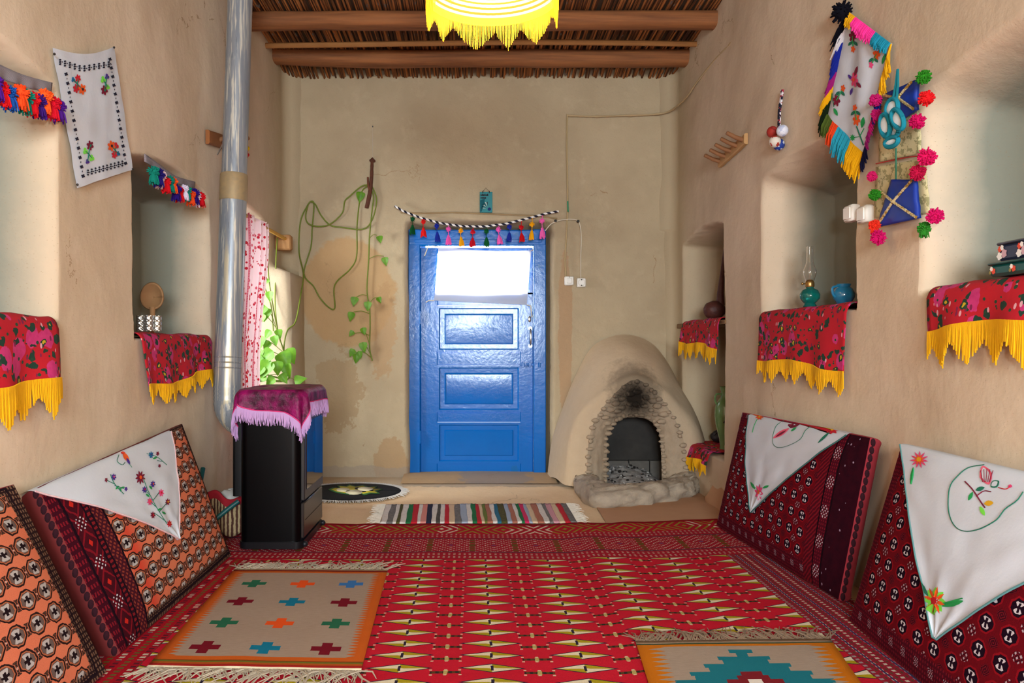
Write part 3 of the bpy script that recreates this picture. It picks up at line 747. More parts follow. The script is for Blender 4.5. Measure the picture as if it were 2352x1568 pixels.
def kil2(u, v, p, Lx, Ly):
    bg = mix(noi(vec(u*40, v*160, 0.0), 1.0, 3.0), C('948272'), C('a89686'))
    org = C('c06c12'); vt = Ly-v; uu = u+(noi(vec(u*60, v*60, 0.0), 1.0, 1.0)-.5)*.004
    c = bg
    cx = eabs(uu-.30); st = mth('FLOOR', vt/.026)*.026
    d = eabs(st-.36)
    w = emax(.0, .26-d*.95); odd = emod(mth('FLOOR', vt/.026), 2.0)
    c = mix(cx < w+odd*.035, c, C('1d6f7c'))
    c = mix(cx < emax(0.0, w-.12+odd*.01), c, C('7a1e26'))
    c = mix(cx < emax(0.0, w-.17), c, C('e2d8cc'))
    edge = emin(uu, Lx-uu)-zig(v, .03, 0, .05)
    c = mix(edge < .03, c, org); c = mix(vt < .05, c, org)
    c = mix(vt < .034, c, C('3c4a34')); c = mix(vt < .024, c, C('a08c78'))
    return c
kilim('kilim_rug', ((1460, 1472), (1907, 1466), (2092, 1735), (1545, 1742)), kil2, 'beige rug with orange edge and teal stepped diamond, right foreground', yarn('8b7460'), ends=(1, 0), fh=.075)

# striped rag rug by the door
q = [PG(884, 1162, .006), PG(1318, 1160, .006), PG(1345, 1206, .006), PG(868, 1208, .006)]
q[0], q[3] = PG(886, 1160, .008), PG(872, 1203, .008); q[1], q[2] = PG(1300, 1158, .008), PG(1326, 1201, .008)
seq = 'WDWYWGRWPNWMWRCDBWGRCOKWTYBKWGHBCKWDSCRD'
rag = {'W': 'f6f2ec', 'D': '3b3a40', 'Y': '6f6a2c', 'G': '1f7442', 'R': 'c41f2e', 'P': 'dd8f86', 'N': '20243e', 'M': '6a655c', 'C': 'd9bd9c', 'B': 'a7b4c8', 'O': '6d7a34', 'K': 'b0705a', 'T': '2c6f8c', 'H': 'd62a62', 'S': 'd59aa4'}
keys = list(rag); R = random.Random(2); mb = MB(); xs_ = [0]
for s_ in seq: xs_.append(xs_[-1]+R.uniform(.6, 1.2))
xs_ = [x_/xs_[-1] for x_ in xs_]
def ragp(a, b):
    p = q[3].lerp(q[2], a).lerp(q[0].lerp(q[1], a), b); p.x += .006*nz(b*3, a*30); p.z += .004+.003*abs(math.sin(a*130))+.002*nz(a*10, b*8); p.y += .006*nz(a*12, 4); return p
for i, s_ in enumerate(seq): mb.grid(ragp, 0, 0, m=keys.index(s_), A=[lerp(xs_[i], xs_[i+1], t) for t in (0, .2, .5, .8, 1)], B=[j/14 for j in range(15)], uvf=lambda a, b: (a, b*.5))
o = mb.build('rag_rug', [mottled('rag_'+k, rag[k], {'C': 'e6cba8', 'D': '9a9590', 'Y': '1f1e1a', 'M': '2b2a28', 'W': 'c9c0b8'}.get(k, rag[k]), 55, .95, (90, .6, .006)) for k in keys], solid=.006)
tag(o, 'narrow rag rug with many coloured cross stripes on the earth floor before the door', 'rug')
for e0, e1, nr in ((q[0], q[3], (-1, 0, 0)), (q[1], q[2], (1, 0, 0))):
    f = MB(); R = random.Random(4)
    for p in resample([e0+Vector((0, 0, .006)), e1+Vector((0, 0, .006))], 46):
        l = R.uniform(.04, .075); f.strand([p, p+Vector((nr[0]*l*.5, R.uniform(-.01, .01), .002)), p+Vector((nr[0]*l, R.uniform(-.02, .02), -.004))], .0025)
    f.build('fringe', yarn('ddd2c2'), o)
# round black mat
c = PG(805, 1130, .006); rx, ry = .31, .29
mb = MB()
mb.grid(lambda a, b: (c.x+rx*b*math.cos(2*PI*a), c.y+ry*b*math.sin(2*PI*a), .012+.003*nz(a*6, b*3)-.006*b*b), 48, 8)
em = [(0, -5), (-10, -9), (-24, -7), (-38, -4), (-50, 2), (-42, 6), (-30, 5), (-34, 11), (-18, 9), (-12, 13), (0, 9), (14, 12), (22, 8), (40, 9), (36, 4), (50, 3), (38, -2), (44, -7), (28, -6), (16, -10), (8, -6)]
def matp(u, v, h): g_ = PG(u, v, .014+h); return g_
def mpoly(pts, m, h): mb.face([mb.vert(matp(u, v, h)) for u, v in pts], m)
ce = (817, 1127)
mpoly([(ce[0]+x_*1.25, ce[1]-y_*1.02) for x_, y_ in em], 1, .001)
mpoly([(ce[0]+x_*1.12, ce[1]-y_*.84) for x_, y_ in em], 2, .0016)
for dx, dy, w_, h_, m_ in ((-26, 1, 16, 4.5, 3), (-4, -4, 20, 5, 3), (20, 3, 18, 4.5, 3), (4, 4, 7, 2.5, 0), (-14, -1, 8, 2, 0), (14, -3, 9, 2, 0), (32, 0, 6, 2, 0)):
    mpoly([(ce[0]+dx*1.1+w_*math.cos(t*PI/6), ce[1]-dy+h_*math.sin(t*PI/6)) for t in range(12)], m_, .0022+.0003*m_)
o = mb.build('round_mat', [mottled('black_felt', '0b0b0d', '161618', 40, .95), pm('3c6a38'), pm('bfae34'), pm('e0d6b2')], solid=.005)
tag(o, 'oval black mat with yellow and cream emblem and white fringe beside the stove', 'mat')
f = MB(); R = random.Random(6)
for k in range(260):
    a = 2*PI*k/260; p = Vector((c.x+rx*math.cos(a), c.y+ry*math.sin(a), .010)); d = Vector((math.cos(a), math.sin(a), 0)); l = R.uniform(.03, .055)
    f.strand([p, p+d*l*.5+Vector((0, 0, .004)), p+d*l+Vector((R.uniform(-.01, .01), R.uniform(-.01, .01), -.004))], .0028)
f.build('fringe', yarn('d4cfc8'), o)

# ------------------------------------------------------------------ decals stitched on a surface, drawn in photograph pixels
class Deco:
    def __init__(s, mb, Sf, h=.0016, sign=1, g=(.5, .5)): s.mb, s.S, s.h, s.sg, s.g = mb, Sf, h, sign, g
    def pt(s, u, v, h=1):
        a, b = inv(s.S, u, v, s.g); e = .004; a = min(1.01, max(-.01, a)); b = min(1.0, max(-.25, b))
        p = Vector(s.S(a, b)); n = (Vector(s.S(a+e, b))-p).cross(Vector(s.S(a, b+e))-p).normalized()
        if n.dot(Vector((0, 0, H))-p) < 0: n = -n
        return p+n*(s.h*h)
    def poly(s, pts, m, h=1):
        P3 = [s.pt(u, v, h) for u, v in pts]; c = sum(P3, Vector())/len(P3); ci = s.mb.vert(c); ids = [s.mb.vert(p) for p in P3]
        for i in range(len(ids)): s.mb.face([ci, ids[i], ids[(i+1) % len(ids)]], m)
    def leaf(s, u, v, L, w, ang, m, h=1):
        ca, sa = math.cos(ang), -math.sin(ang); pts = []
        for k in range(12):
            t = 2*PI*k/12; x, y = L*.5*math.cos(t), w*.5*math.sin(t)*(1-abs(math.cos(t))**2*.55); pts.append((u+x*ca+y*sa*-1, v+x*sa+y*ca))
        s.poly(pts, m, h)
    def flower(s, u, v, r, n, m, mc=None, rot=0, sq=(1, 1), deep=.42, h=1.0):
        pts = []
        for k in range(n*4):
            a = 2*PI*k/(n*4); q_ = r*(1-deep+deep*abs(math.cos(a*n/2))) if n < 7 else r*(1-deep*1.15+deep*1.15*abs(1-2*((k/4.0) % 1.0)))
            pts.append((u+q_*math.cos(a+rot)*sq[0], v+q_*math.sin(a+rot)*sq[1]))
        s.poly(pts, m, h)
        if mc is not None: s.poly([(u+r*.26*math.cos(t*PI/4)*sq[0], v+r*.26*math.sin(t*PI/4)*sq[1]) for t in range(8)], mc, h*1.7)
    def line(s, pts, wd, m, h=1):
        P3 = [s.pt(u, v, h) for u, v in pts]
        s.mb.tube(resample(smooth_path(P3, 4), max(4, len(pts)*4)), wd, 4, m, caps=False)
STITCH = ['e8e2da', 'c81428', 'e85a1c', '1f9a4e', '1a6a9c', '4a2a8c', '14142a', '7a1030', '7ae048', 'e0a818', 'e0467a', '1c6e54', 'e8607a']
(sW, sR, sO, sG, sB, sV, sN, sM, sL, sY, sP, sT, sK) = range(13)
def stitch_mats(base): return [base]+[pm(h_, .8) for h_ in STITCH[1:]]
M_cotton = mat('white_cotton', lambda x, y, z, p: mix(noi(p, 4, 3.0), C('dde1e8'), C('d0d5de')), .9, (90, .2, .003), space='object', trans=.12)

# ------------------------------------------------------------------ left wall: stitched cloth
lq = [PL(122, 110, .016), PL(262, 107, .016), PL(305, 390, .016), PL(178, 432, .016)]
def lc_fn(a, b):
    p = lq[3].lerp(lq[2], a).lerp(lq[0].lerp(lq[1], a), b)
    p.z -= .022*math.sin(PI*a)*sst(.6, 1, b)-.004*math.sin(PI*a)*(1-b); p.x += .010*math.sin(PI*a)*(.5+.5*math.sin(b*5+a*4))*.7+.004*nz(a*5, b*5); return p
mb = MB(); mb.grid(lc_fn, 24, 36); mb.grid(lambda a, b: lc_fn(a, b)+Vector((-.0015, 0, 0)), 24, 36)
dc = Deco(mb, lc_fn, .003, -1)
tp = [(135+i*11.2, interp(((135, 142), (185, 158), (250, 147)), 135+i*11.2)) for i in range(11)]
for u, v in tp:
    for d in (-5, 0, 5): dc.leaf(u+1, v+d, 6, 4.6, .3, sN)
    dc.leaf(u+6, v, 3, 3, 0, sN)
for i in range(10):
    u = 200+i*8.8; v = 396-i*2.3
    for d in (-5, 0, 5): dc.leaf(u, v+d, 5, 4.4, 0, sN)
    dc.leaf(u+4.4, v, 3, 3, 0, sN)
for i in range(23):
    t = i/22; u, v = lerp(150, 189, t), lerp(170, 404, t)
    (dc.flower(u, v, 4.6, 4, sN, None, .4) if i % 2 == 0 else dc.leaf(u, v, 5, 2, 1.5, sN))
for i in range(25):
    t = i/24; u, v = lerp(251, 287, t), lerp(136, 375, t)
    (dc.flower(u, v, 4.4, 4, sN, None, .4) if i % 2 == 0 else dc.leaf(u, v, 5, 2, 1.5, sN))
for cs in (((166, 183, 6, sB), (177, 180, 9, sR), (173, 203, 10, sR), (187, 205, 12, sO)), ((235, 183, 8, sL), (244, 176, 7, sV), (246, 200, 6, sL), (238, 207, 11, sM)),
           ((205, 334, 11, sM), (194, 347, 8, sL), (209, 363, 8, sL), (199, 371, 6, sV)), ((254, 335, 12, sO), (265, 335, 8, sR), (261, 355, 9, sR), (270, 353, 6, sB))):
    uu = sum(c_[0] for c_ in cs)/4; vv = sum(c_[1] for c_ in cs)/4
    for (u, v, r, m_) in cs:
        dc.line([(uu, vv), (u, v)], .0016, sT)
        dc.flower(u, v, r, 6 if r > 8 else 3, m_, sN if m_ in (sO,) else (sT if m_ == sM else None), .3, (.78, 1.1))
o = mb.build('wall_cloth', stitch_mats(M_cotton))
tag(o, 'white cloth with dark stitched border and four flower sprays pinned to the left wall', 'cloth')
for k, (u, v) in enumerate(((125, 124), (262, 109), (305, 388), (178, 424))):
    t = MB(); t.ball(PL(u, v, .026), .004, 0, 8, 6); t.build('pin', M_dkmetal, o)

# yarn-flower valances at the niche heads
def valance(pts, th, label, seed, n, cols_, PX):
    R = random.Random(seed)
    top = resample(smooth_path([PX(u, v, .012) for u, v in pts], 6), 40)
    mb = MB()
    mb.grid(lambda a, b: top[round(a*39)]+Vector((.004*math.sin(a*30)*(1-b), 0, -th*(1-b)*(1+.1*nz(a*12, 1)))), 39, 4, uvf=lambda a, b: (a*.6, b*.05))
    mw = mat('grey_braid', lambda x, y, z, p: mix((emod(x*160+y*160, 1.0) < .5), C('5b5058'), C('a59ca0')), .95)
    o = mb.build('yarn_valance', mw, solid=.004)
    tag(o, label, 'valance', 'yarn valances over the left niches')
    for i in range(n):
        a = (i+.5)/n; p = top[round(a*39)]+Vector((.02+R.uniform(0, .012), 0, -th-R.uniform(.018, .042)))
        b = MB(); b.tuft(p, R.uniform(.018, .024), 100, 0, .0022, seed=seed*50+i); b.tassel(p, .05, .022, 20, 0, seed*31+i)
        b.build('yarn_flower', yarn(cols_[i % len(cols_)]), o)
    return o
valance(((-60, 118), (0, 148), (55, 172), (121, 190)), .034, 'grey braid hung with big bright yarn tufts along the nearer left niche', 3, 11, ('c81428', '4a1a7c', 'd4181e', '1b4e9c', 'e0481c', '137a68', 'c8141e', '3c1a70', 'ee5a22'), PL)
valance(((333, 353), (362, 374), (400, 402), (428, 412), (449, 417)), .03, 'grey braid with yarn tufts sagging across the niche with wooden spoon', 5, 14, ('137a68', '241a6a', 'e3c4cc', 'c8141e', '137a68', 'e8541c', '2c1470', 'c8141e', 'd9cce0', '137a68', 'e0481c', '2c1470', 'd9c0cc', 'c81420'), PL)

# peg board by the flue
def peg_rack(pa, pb, hh, pegs, label, inward, M1, M2, seed):
    pa, pb = Vector(pa), Vector(pb); t = thing('coat_rack', (pa+pb)/2, label, 'coat rack', 'wooden coat racks')
    mb = MB(); d = (pb-pa).normalized(); up = Vector((0, 0, 1)); n = Vector(inward)
    base = []
    R = random.Random(seed)
    for k in range(13):
        p = pa.lerp(pb, k/12); h_ = hh*(1+.12*nz(k*.5, seed))
        base.append([mb.vert(p+up*sz*h_+n*dx) for sz, dx in ((-1, .0), (-1, .014), (-.8, .02), (.8, .02), (1, .014), (1, .0))])
    for A, B in zip(base, base[1:]):
        for k in range(6): mb.face([A[k], B[k], B[(k+1) % 6], A[(k+1) % 6]])
    mb.face(base[0]); mb.face(base[-1][::-1]); mb.build('back_board', M1, t)
    for f_ in pegs:
        p = pa.lerp(pb, f_)+n*.012; e = p+n*.085+up*.035+d*R.uniform(-.008, .008)
        g_ = MB(); g_.tube([p, p.lerp(e, .5)+Vector((0, 0, -.004)), e, e+n*.004+up*.002], [.013, .0115, .0105, .008], 10); g_.build('peg', M2, t)
    return t
M_peg = mottled('peeled_stick', '9a6a44', '6e4226', 18, .7)
peg_rack(PR(1657, 374, .006), PR(1718, 318, .006), .027, (.06, .28, .5, .72, .94), 'pale wooden coat rack with five short pegs high on the right wall', (-1, 0, 0), mottled('pale_board', 'c49a68', 'b08656', 14, .7), M_peg, 3)
t = peg_rack(PL(472, 314, .006), PL(560, 342, .006), .034, (.25, .6), 'brown wooden coat rack half hidden behind the stove pipe', (1, 0, 0), mottled('brown_board', '9c6030', '7d4a26', 14, .7), M_peg, 6)
mb = MB(); hk = PL(502, 330, .03)
mb.tube(smooth_path([hk+Vector((0, -.02, -.06)), hk+Vector((.03, -.02, .0)), hk+Vector((.035, .0, .04)), hk+Vector((.02, .03, .05)), hk+Vector((.0, .05, .02))], 6), .004, 6); mb.build('wire_hook', M_metal, t)
mb = MB()
q_ = PL(569, 341, .07); mb.ball(q_, .012, 0, 10, 8); mb.ball(q_+Vector((0, 0, -.035)), .010, 1, 10, 8); mb.tube([q_+Vector((0, 0, .03)), q_+Vector((0, 0, -.05))], .002, 5, 1)
tag(mb.build('bead_string', [pm('d8b418', .4), pm('b01c20', .4)]), 'yellow and red beads just showing at the right edge of the stove pipe', 'beads')

# ------------------------------------------------------------------ red floral cloths over the niche sills
def floral(x, y, z, p):
    red = mix(noi(p, 6, 3.0), C('c01822'), C('a81428'))
    d1, k1 = vor(vec(x+(noi(p, 30, 2.0)-.5)*.02, y+(noi(p, 33, 2.0)-.5)*.02), 13.0)
    c = mix((d1 < .42) & (k1 > .28), red, mix(noi(p, 60, 2.0), C('b01c62'), C('d2407c')))
    d2, k2 = vor(vec(x*1.0+3.1, y*1.6+noi(p, 25, 2.0)*.08), 24.0)
    c = mix((d2 < .42) & (k2 > .38), c, C('1c3a2c'))
    c = mix((d2 < .20) & (k2 > .74), c, C('c8a820'))
    d3, k3 = vor(vec(x*1.6, y+5.0), 34.0)
    c = mix((d3 < .28) & (k3 > .62), c, mix(k3 > .85, C('7a1c44'), C('d8a0a8')))
    d4, k4 = vor(vec(x+8.0, y*1.3+2.0), 40.0)
    return mix((d4 < .30) & (k4 > .66), c, C('24442e'))
M_floral = mat('rose_print_cotton', floral, .88, (120, .25, .003))
M_yellow = mat('yellow_fringe', lambda x, y, z, p: mix(noi(p, 30, 2.0), C('eeb408'), C('d89c06')), .85, space='object')
def sill_cloth(xw, side, y0, y1, zt, bot, frl, label, seed, depth=.24, teeth=7, fy=None):
    # xw(y): wall face; side -1 left wall, +1 right wall; bot: z of the red edge at (y0, y1); frl: fringe length
    R = random.Random(seed)
    def fn(a, b):
        y = lerp(y0, y1, a); x0 = xw(y)
        zb = lerp(bot[0], bot[1], a)+.012*math.sin(a*PI*2.3+seed); r = .035
        Ltop = depth; arc = r*PI/2; hang = max(.02, (zt-r)-zb); tot = Ltop+arc+hang; s_ = b*tot
        rip = .010*math.sin(a*21+seed)+.008*nz(a*7, seed, b*2)
        if s_ < Ltop: return Vector((x0+side*(Ltop-s_)+side*.012, y+.0, zt+.004+.008*nz(a*6, b*9, seed)))
        if s_ < Ltop+arc:
            t = (s_-Ltop)/r
            return Vector((x0+side*.012-side*(r*math.sin(t)), y, zt-r+r*math.cos(t)+.004+.006*nz(a*6, b*9, seed)*(1-t)))
        t = (s_-Ltop-arc)/hang
        return Vector((x0-side*(.026+t*(.012+rip)), lerp(y, lerp(y0, y1, .5), .03*t), zt-r-hang*t+.004))
    mb = MB(); Ls = abs(y1-y0)
    mb.grid(fn, 40, 44, uvf=lambda a, b: (a*Ls+seed, b*(depth+zt-(bot[0]+bot[1])/2)))
    o = mb.build('shelf_cloth', M_floral, solid=.003, off=0, smooth=60)
    tag(o, label, 'cloth', 'red rose print cloths on the wall niches')
    f = MB(); n = int(Ls/.0042); ph = R.uniform(0, 1)
    for i in range(n):
        a = (i+.5)/n; p = fn(a, 1.0)+Vector((-side*.003, 0, .008))
        tt = (a*teeth+ph) % 1; tri = 1-abs(2*tt-1); l = frl*(.42+.58*tri)*R.uniform(.93, 1.04)*(1 if R.random() > .06 else .8)
        e = p+Vector((-side*R.uniform(-.001, .005), R.uniform(-.004, .004), -l))
        f.tube([p, p.lerp(e, .5)+Vector((0, R.uniform(-.002, .002), 0)), e], [.0032, .003, .0022], 4, 0, caps=False)
    f.build('fringe', M_yellow, o)
    return o, fn
LX = lambda y: XL; RX = lambda y: xr(y)
sill_cloth(LX, -1, 1.62, 2.437, .99, (.80, .785), .12, 'red rose print cloth with yellow fringe on the empty sill at the left edge', 1)
oD, fD = sill_cloth(LX, -1, 3.055, 3.875, .952, (.735, .775), .085, 'red rose print cloth with yellow fringe under the wooden spoon and cut glasses', 2)
sill_cloth(RX, 1, 1.62, 2.50, 1.085, (.965, .945), .125, 'red rose print cloth with yellow fringe under the flowered boxes', 3)
sill_cloth(RX, 1, 3.025, 3.80, 1.065, (.805, .835), .10, 'red rose print cloth with yellow fringe under the glass oil lamp', 4)
sill_cloth(RX, 1, 4.43, 5.20, 1.06, (.885, .925), .10, 'red rose print cloth with yellow fringe on the alcove shelf under the lute', 5, teeth=9)
sill_cloth(RX, 1, 4.62, 5.16, .285, (.20, .215), .085, 'small red cloth with yellow fringe on the low alcove ledge under the green vase', 6, teeth=6)
mb = MB(); mb.box((1.385, 4.38, 1.025), (1.73, 5.36, 1.048), 0, .003); mb.box((1.375, 5.2, 1.02), (1.40, 5.37, 1.05), 0, .004)
tag(mb.build('alcove_shelf', mottled('old_plank', '6f5238', '8a6a48', 14, .8)), 'old wooden plank shelf across the far right alcove, end poking past the cloth', 'shelf')

# ------------------------------------------------------------------ bolsters leaning on the side walls
def gul(u, v, pu, pv, size=.8):        # octagon with a white hourglass; returns (ring distance, white mask)
    p_ = eabs(cell(u, pu))*2; q_ = eabs(cell(v, pv))*2
    return p_, q_, emax(emax(p_, q_), (p_+q_)/1.35)
def bol_left(x, y, z, p, L=1.08, Hh=.58):
    wob = (noi(vec(x*45, y*45, 0.0), 1.0, 1.0)-.5)*.010
    u = x+wob; v = y+wob*.8
    fld = mix(noi(p, 4, 3.0), C('e08862'), C('d86c50')); fld = mix(emax(0.0, 1-eabs(u-.26)/.09)*.8, fld, C('d03424'))
    dk = C('2c1c1a'); gy = C('bdb6b2'); brn = C('5c4032')
    pu, pv = .094, .062
    a, b, o = gul(u, v, pu, pv)
    c = mix(o < .86, fld, dk); c = mix(band(o, .62, .72), c, C('b86a48'))
    core = (o < .60); c = mix(core, c, C('6b5a54'))
    c = mix(core & (a < .16+.55*b) & (b < .52), c, gy); c = mix((a < .12) & (b < .30), c, C('201418')); c = mix((a < .34) & (b < .09), c, C('201418'))
    a2, b2, o2 = gul(u+pu/2, v, pu, pv)
    sm = (o2 < .50) & (o > .9); c = mix(sm, c, brn); c = mix(sm & (emod((a2+b2)*6, 1.0) < .45), c, C('2e1d1a')); c = mix(o2 < .09, c, C('caa090'))
    # dark ends and edges
    e = emin(L-u, emin(v, Hh-v))
    edge = mix((emod(u*70, 1.0) < .5) & (emod(v*70, 1.0) < .6), C('2d1c1c'), C('80604c')); edge = mix(eabs(e-.016) < .004, edge, C('20141a'))
    c = mix(e < .036, c, edge)
    mar = mix(noi(p, 20, 2.0), C('4c0e1a'), C('340a14'))
    s = mar
    s = mix(band(u, .145, .20), s, mix((emod((u+v)*55, 1.0) < .5) & (emod((u-v)*40, 1.0) < .55), C('451420'), C('8a3a2c')))
    s = mix(band(u, .122, .142), s, mix((emod(v*60, 1.0) < .5), C('2a0d18'), C('7e1c22')))
    cu = u-.085; cv = cell(v, .135)*.135; r = eabs(cu)+eabs(cv)*.8
    s = mix((emod(r, .030) < .008) & (eabs(cu) < .034), s, C('7c1420')); s = mix(r < .010, s, C('c0281e'))
    dts = (eabs(cell(u+v, .018)) < .22) & (eabs(cell(u-v, .018)) < .22) & ((cu*cu+(eabs(cv)-.0675)*(eabs(cv)-.0675)) < .00058)
    s = mix(dts, s, C('c8c0c4'))
    s = mix(eabs(u-.048) < .005, s, C('180a14')); s = mix(eabs(u-.120) < .004, s, C('180a14')); s = mix(eabs(u-.143) < .004, s, C('180a14')); s = mix(eabs(u-.20) < .005, s, C('180a14'))
    s = mix(u < .040, s, mix((emod(v*38, 1.0) < .5) & (emod(u*90, 1.0) < .5), C('3c0a18'), C('7c1824')))
    c = mix(u < .205, c, s)
    return mix((weave(x, y, sc=500)-.3)*.35, c, C('200808'))
def bol_right(x, y, z, p, L=1.16, Hh=.6):
    wob = (noi(vec(x*45, y*45, 0.0), 1.0, 1.0)-.5)*.008
    u = x+wob; v = y+wob*.8
    red = mix(noi(p, 5, 3.0), C('720a16'), C('5e0814')); red = mix(noi(p, 2.2, 2.0) > .6, red, C('7e0c16'))
    pu, pv = .085, .066; c = red
    a, b, o = gul(u, v, pu, pv)
    c = mix(o < .60, c, C('1c0818')); c = mix(band(o, .60, .74), c, C('8e101c'))
    core = (o < .46)
    c = mix(core & (a < .10+.80*b) & (b < .40) & (a < .34), c, C('d6ccd0')); c = mix((a < .10) & (b < .34), c, C('1c0a1c')); c = mix((b < .08) & (a < .4), c, C('1c0a1c'))
    a2, b2, o2 = gul(u+pu/2, v+pv/2, pu, pv)
    sm = (o2 < .40); c = mix(sm, c, C('380814')); c = mix(sm & (emod((a2+b2)*5, 1.0) < .4), c, C('741420'))
    row = emod(idx(u+pu/2, pu), 2.0)
    c = mix(sm & (row < .5) & (eabs(cell(u+v, .017)) < .24) & (eabs(cell(u-v, .017)) < .24), c, C('b8a0a8'))
    mar = mix(noi(p, 18, 2.0), C('3f0818'), C('580c1c')); mar = mix((emod(u*80, 1.0) < .4) & (emod(v*80, 1.0) < .5), mar, C('7c1826'))
    e = emin(emin(u, L-u)*1.0, emin(v*.9, Hh-v))
    flk = (eabs(cell(v, .075)) < .16) & (eabs(cell(u, .075)) < .16) & (emod((u+v)*120, 1.0) < .5) & (emod((u-v)*90, 1.0) < .6)
    c = mix(e < .062, c, mix(flk, mar, C('b09aa6')))
    # wide dark end nearest the camera (u small)
    cu = u-.16; cv = cell(v, .11)*.11
    s = mar; s = mix(band(u, .185, .25), s, mix((emod((u+v)*50, 1.0) < .45), C('4e0a18'), C('7a1420')))
    s = mix(u < .13, s, mix(noi(p, 30, 2.0), C('1c0410'), C('3a0816')))
    s = mix((eabs(cell(u+v, .0165)) < .25) & (eabs(cell(u-v, .0165)) < .25) & ((cu*cu+cv*cv) < .00062), s, C('c8b8c0'))
    d3, k3 = vor(vec(u, v), 50.0); s = mix((d3 < .2) & (k3 > .72) & (u < .12) & (u > .05), s, C('a890a4'))
    s = mix(eabs(u-.13) < .004, s, C('14040c')); s = mix(eabs(u-.185) < .004, s, C('14040c'))
    c = mix(u < .25, c, s)
    return mix((weave(x, y, sc=500)-.3)*.35, c, C('14040a'))
def bolster(corners, T, M_face, M_body, label, sgn, bulge=.035):
    # corners: bottom-near, bottom-far, top-far, top-near of the front face
    bn, bf, tf, tn = [Vector(c) for c in corners]
    L = (bf-bn).length; Hh = ((tn-bn).length+(tf-bf).length)/2
    nrm = (bf-bn).cross(tn-bn).normalized()
    if nrm.x*sgn > 0: nrm = -nrm              # towards the room
    def Sf(s, t):
        p = bn.lerp(bf, s).lerp(tn.lerp(tf, s), t)
        s2, t2 = min(1, max(0, s)), min(1, max(0, t))
        k = (1-(2*s2-1)**4)*(1-(2*t2-1)**4)
        return p+nrm*(bulge*k+.010*nz(s*3, t*3, L)*k)
    root = thing('floor_bolster', (bn+bf)/2, label, 'bolster', 'carpet faced bolsters along the walls')
    f = MB(); f.grid(Sf, 40, 28, uvf=lambda a, b: (a*L, b*Hh)); f.build('carpet_face', M_face, root, smooth=180)
    per = [(i/30, 0) for i in range(30)]+[(1, i/18) for i in range(18)]+[(1-i/30, 1) for i in range(30)]+[(0, 1-i/18) for i in range(18)]
    b = MB(); n = len(per); K = 8
    for k in range(K+1):
        ph = PI*k/K
        for (s, t) in per:
            p = Sf(s, t); o = (p-Sf(.5, .5)); o -= nrm*o.dot(nrm); cs = Vector(((s-.5)*2, (t-.5)*2, 0)); m_ = max(abs(cs.x), abs(cs.y))
            dirv = ((bf-bn).normalized()*(cs.x if abs(cs.x) > .97 else 0)+(tn-bn).normalized()*(cs.y if abs(cs.y) > .97 else 0))
            if dirv.length: dirv.normalize()
            b.vert(p-nrm*(T*(1-math.cos(ph))/2)+dirv*(.016*math.sin(ph)-.03*(k/K)))
    for k in range(K):
        for i in range(n): b.face([k*n+i, (k+1)*n+i, (k+1)*n+(i+1) % n, k*n+(i+1) % n], 0)
    ci = b.vert(Sf(.5, .5)-nrm*(T+bulge+.0))
    for i in range(n): b.face([K*n+i, ci, K*n+(i+1) % n], 0)
    b.build('cushion', M_body, root, smooth=60)
    # scalloped velvet piping on the near end
    pb = MB(); nn = 21
    for i in range(nn): q_ = Sf(0, (i+.5)/nn)-nrm*.012; pb.ball(q_, (.010, .010, Hh/nn*.58), 0, 8, 6)
    pb.build('scalloped_edge', pm('2a0612', .95, sheen=.0), root)
    return root, Sf, L, Hh, nrm
M_bl = mat('bolster_orange_knots', bol_left, .95, (240, .5, .003), spec=.06); M_br = mat('bolster_maroon_knots', bol_right, .95, (240, .5, .003), spec=.06)
M_velvet = mottled('red_velvet', '82202a', '962c36', 10, .9); M_brownv = mottled('brown_velvet', '5a1c1e', '7a2a28', 12, .9)
b1, S1, L1, H1, n1 = bolster(((-1.015, 2.30, .02), (-1.02, 3.37, .02), (-1.222, 3.36, .575), (-1.235, 2.27, .50)), .075, M_bl, M_brownv, 'orange knotted carpet bolster with dark maroon near end, against the left wall', -1)
bolster(((-.985, 1.06, .02), (-.995, 2.17, .02), (-1.235, 2.15, .53), (-1.235, 1.05, .53)), .06, M_bl, M_velvet, 'orange carpet bolster cut off at the lower left corner of the photo', -1)
b3, S3, L3, H3, n3 = bolster(((1.275, 2.78, .02), (1.205, 3.94, .02), (1.325, 3.92, .575), (1.378, 2.765, .585)), .055, M_br, M_velvet, 'dark red carpet bolster below the oil lamp, farther of two on the right', 1)
b4, S4, L4, H4, n4 = bolster(((1.135, 1.42, .02), (1.215, 2.57, .02), (1.372, 2.55, .59), (1.372, 1.40, .585)), .065, M_br, M_velvet, 'dark red carpet bolster nearest the camera on the right, under the large white cloth', 1)

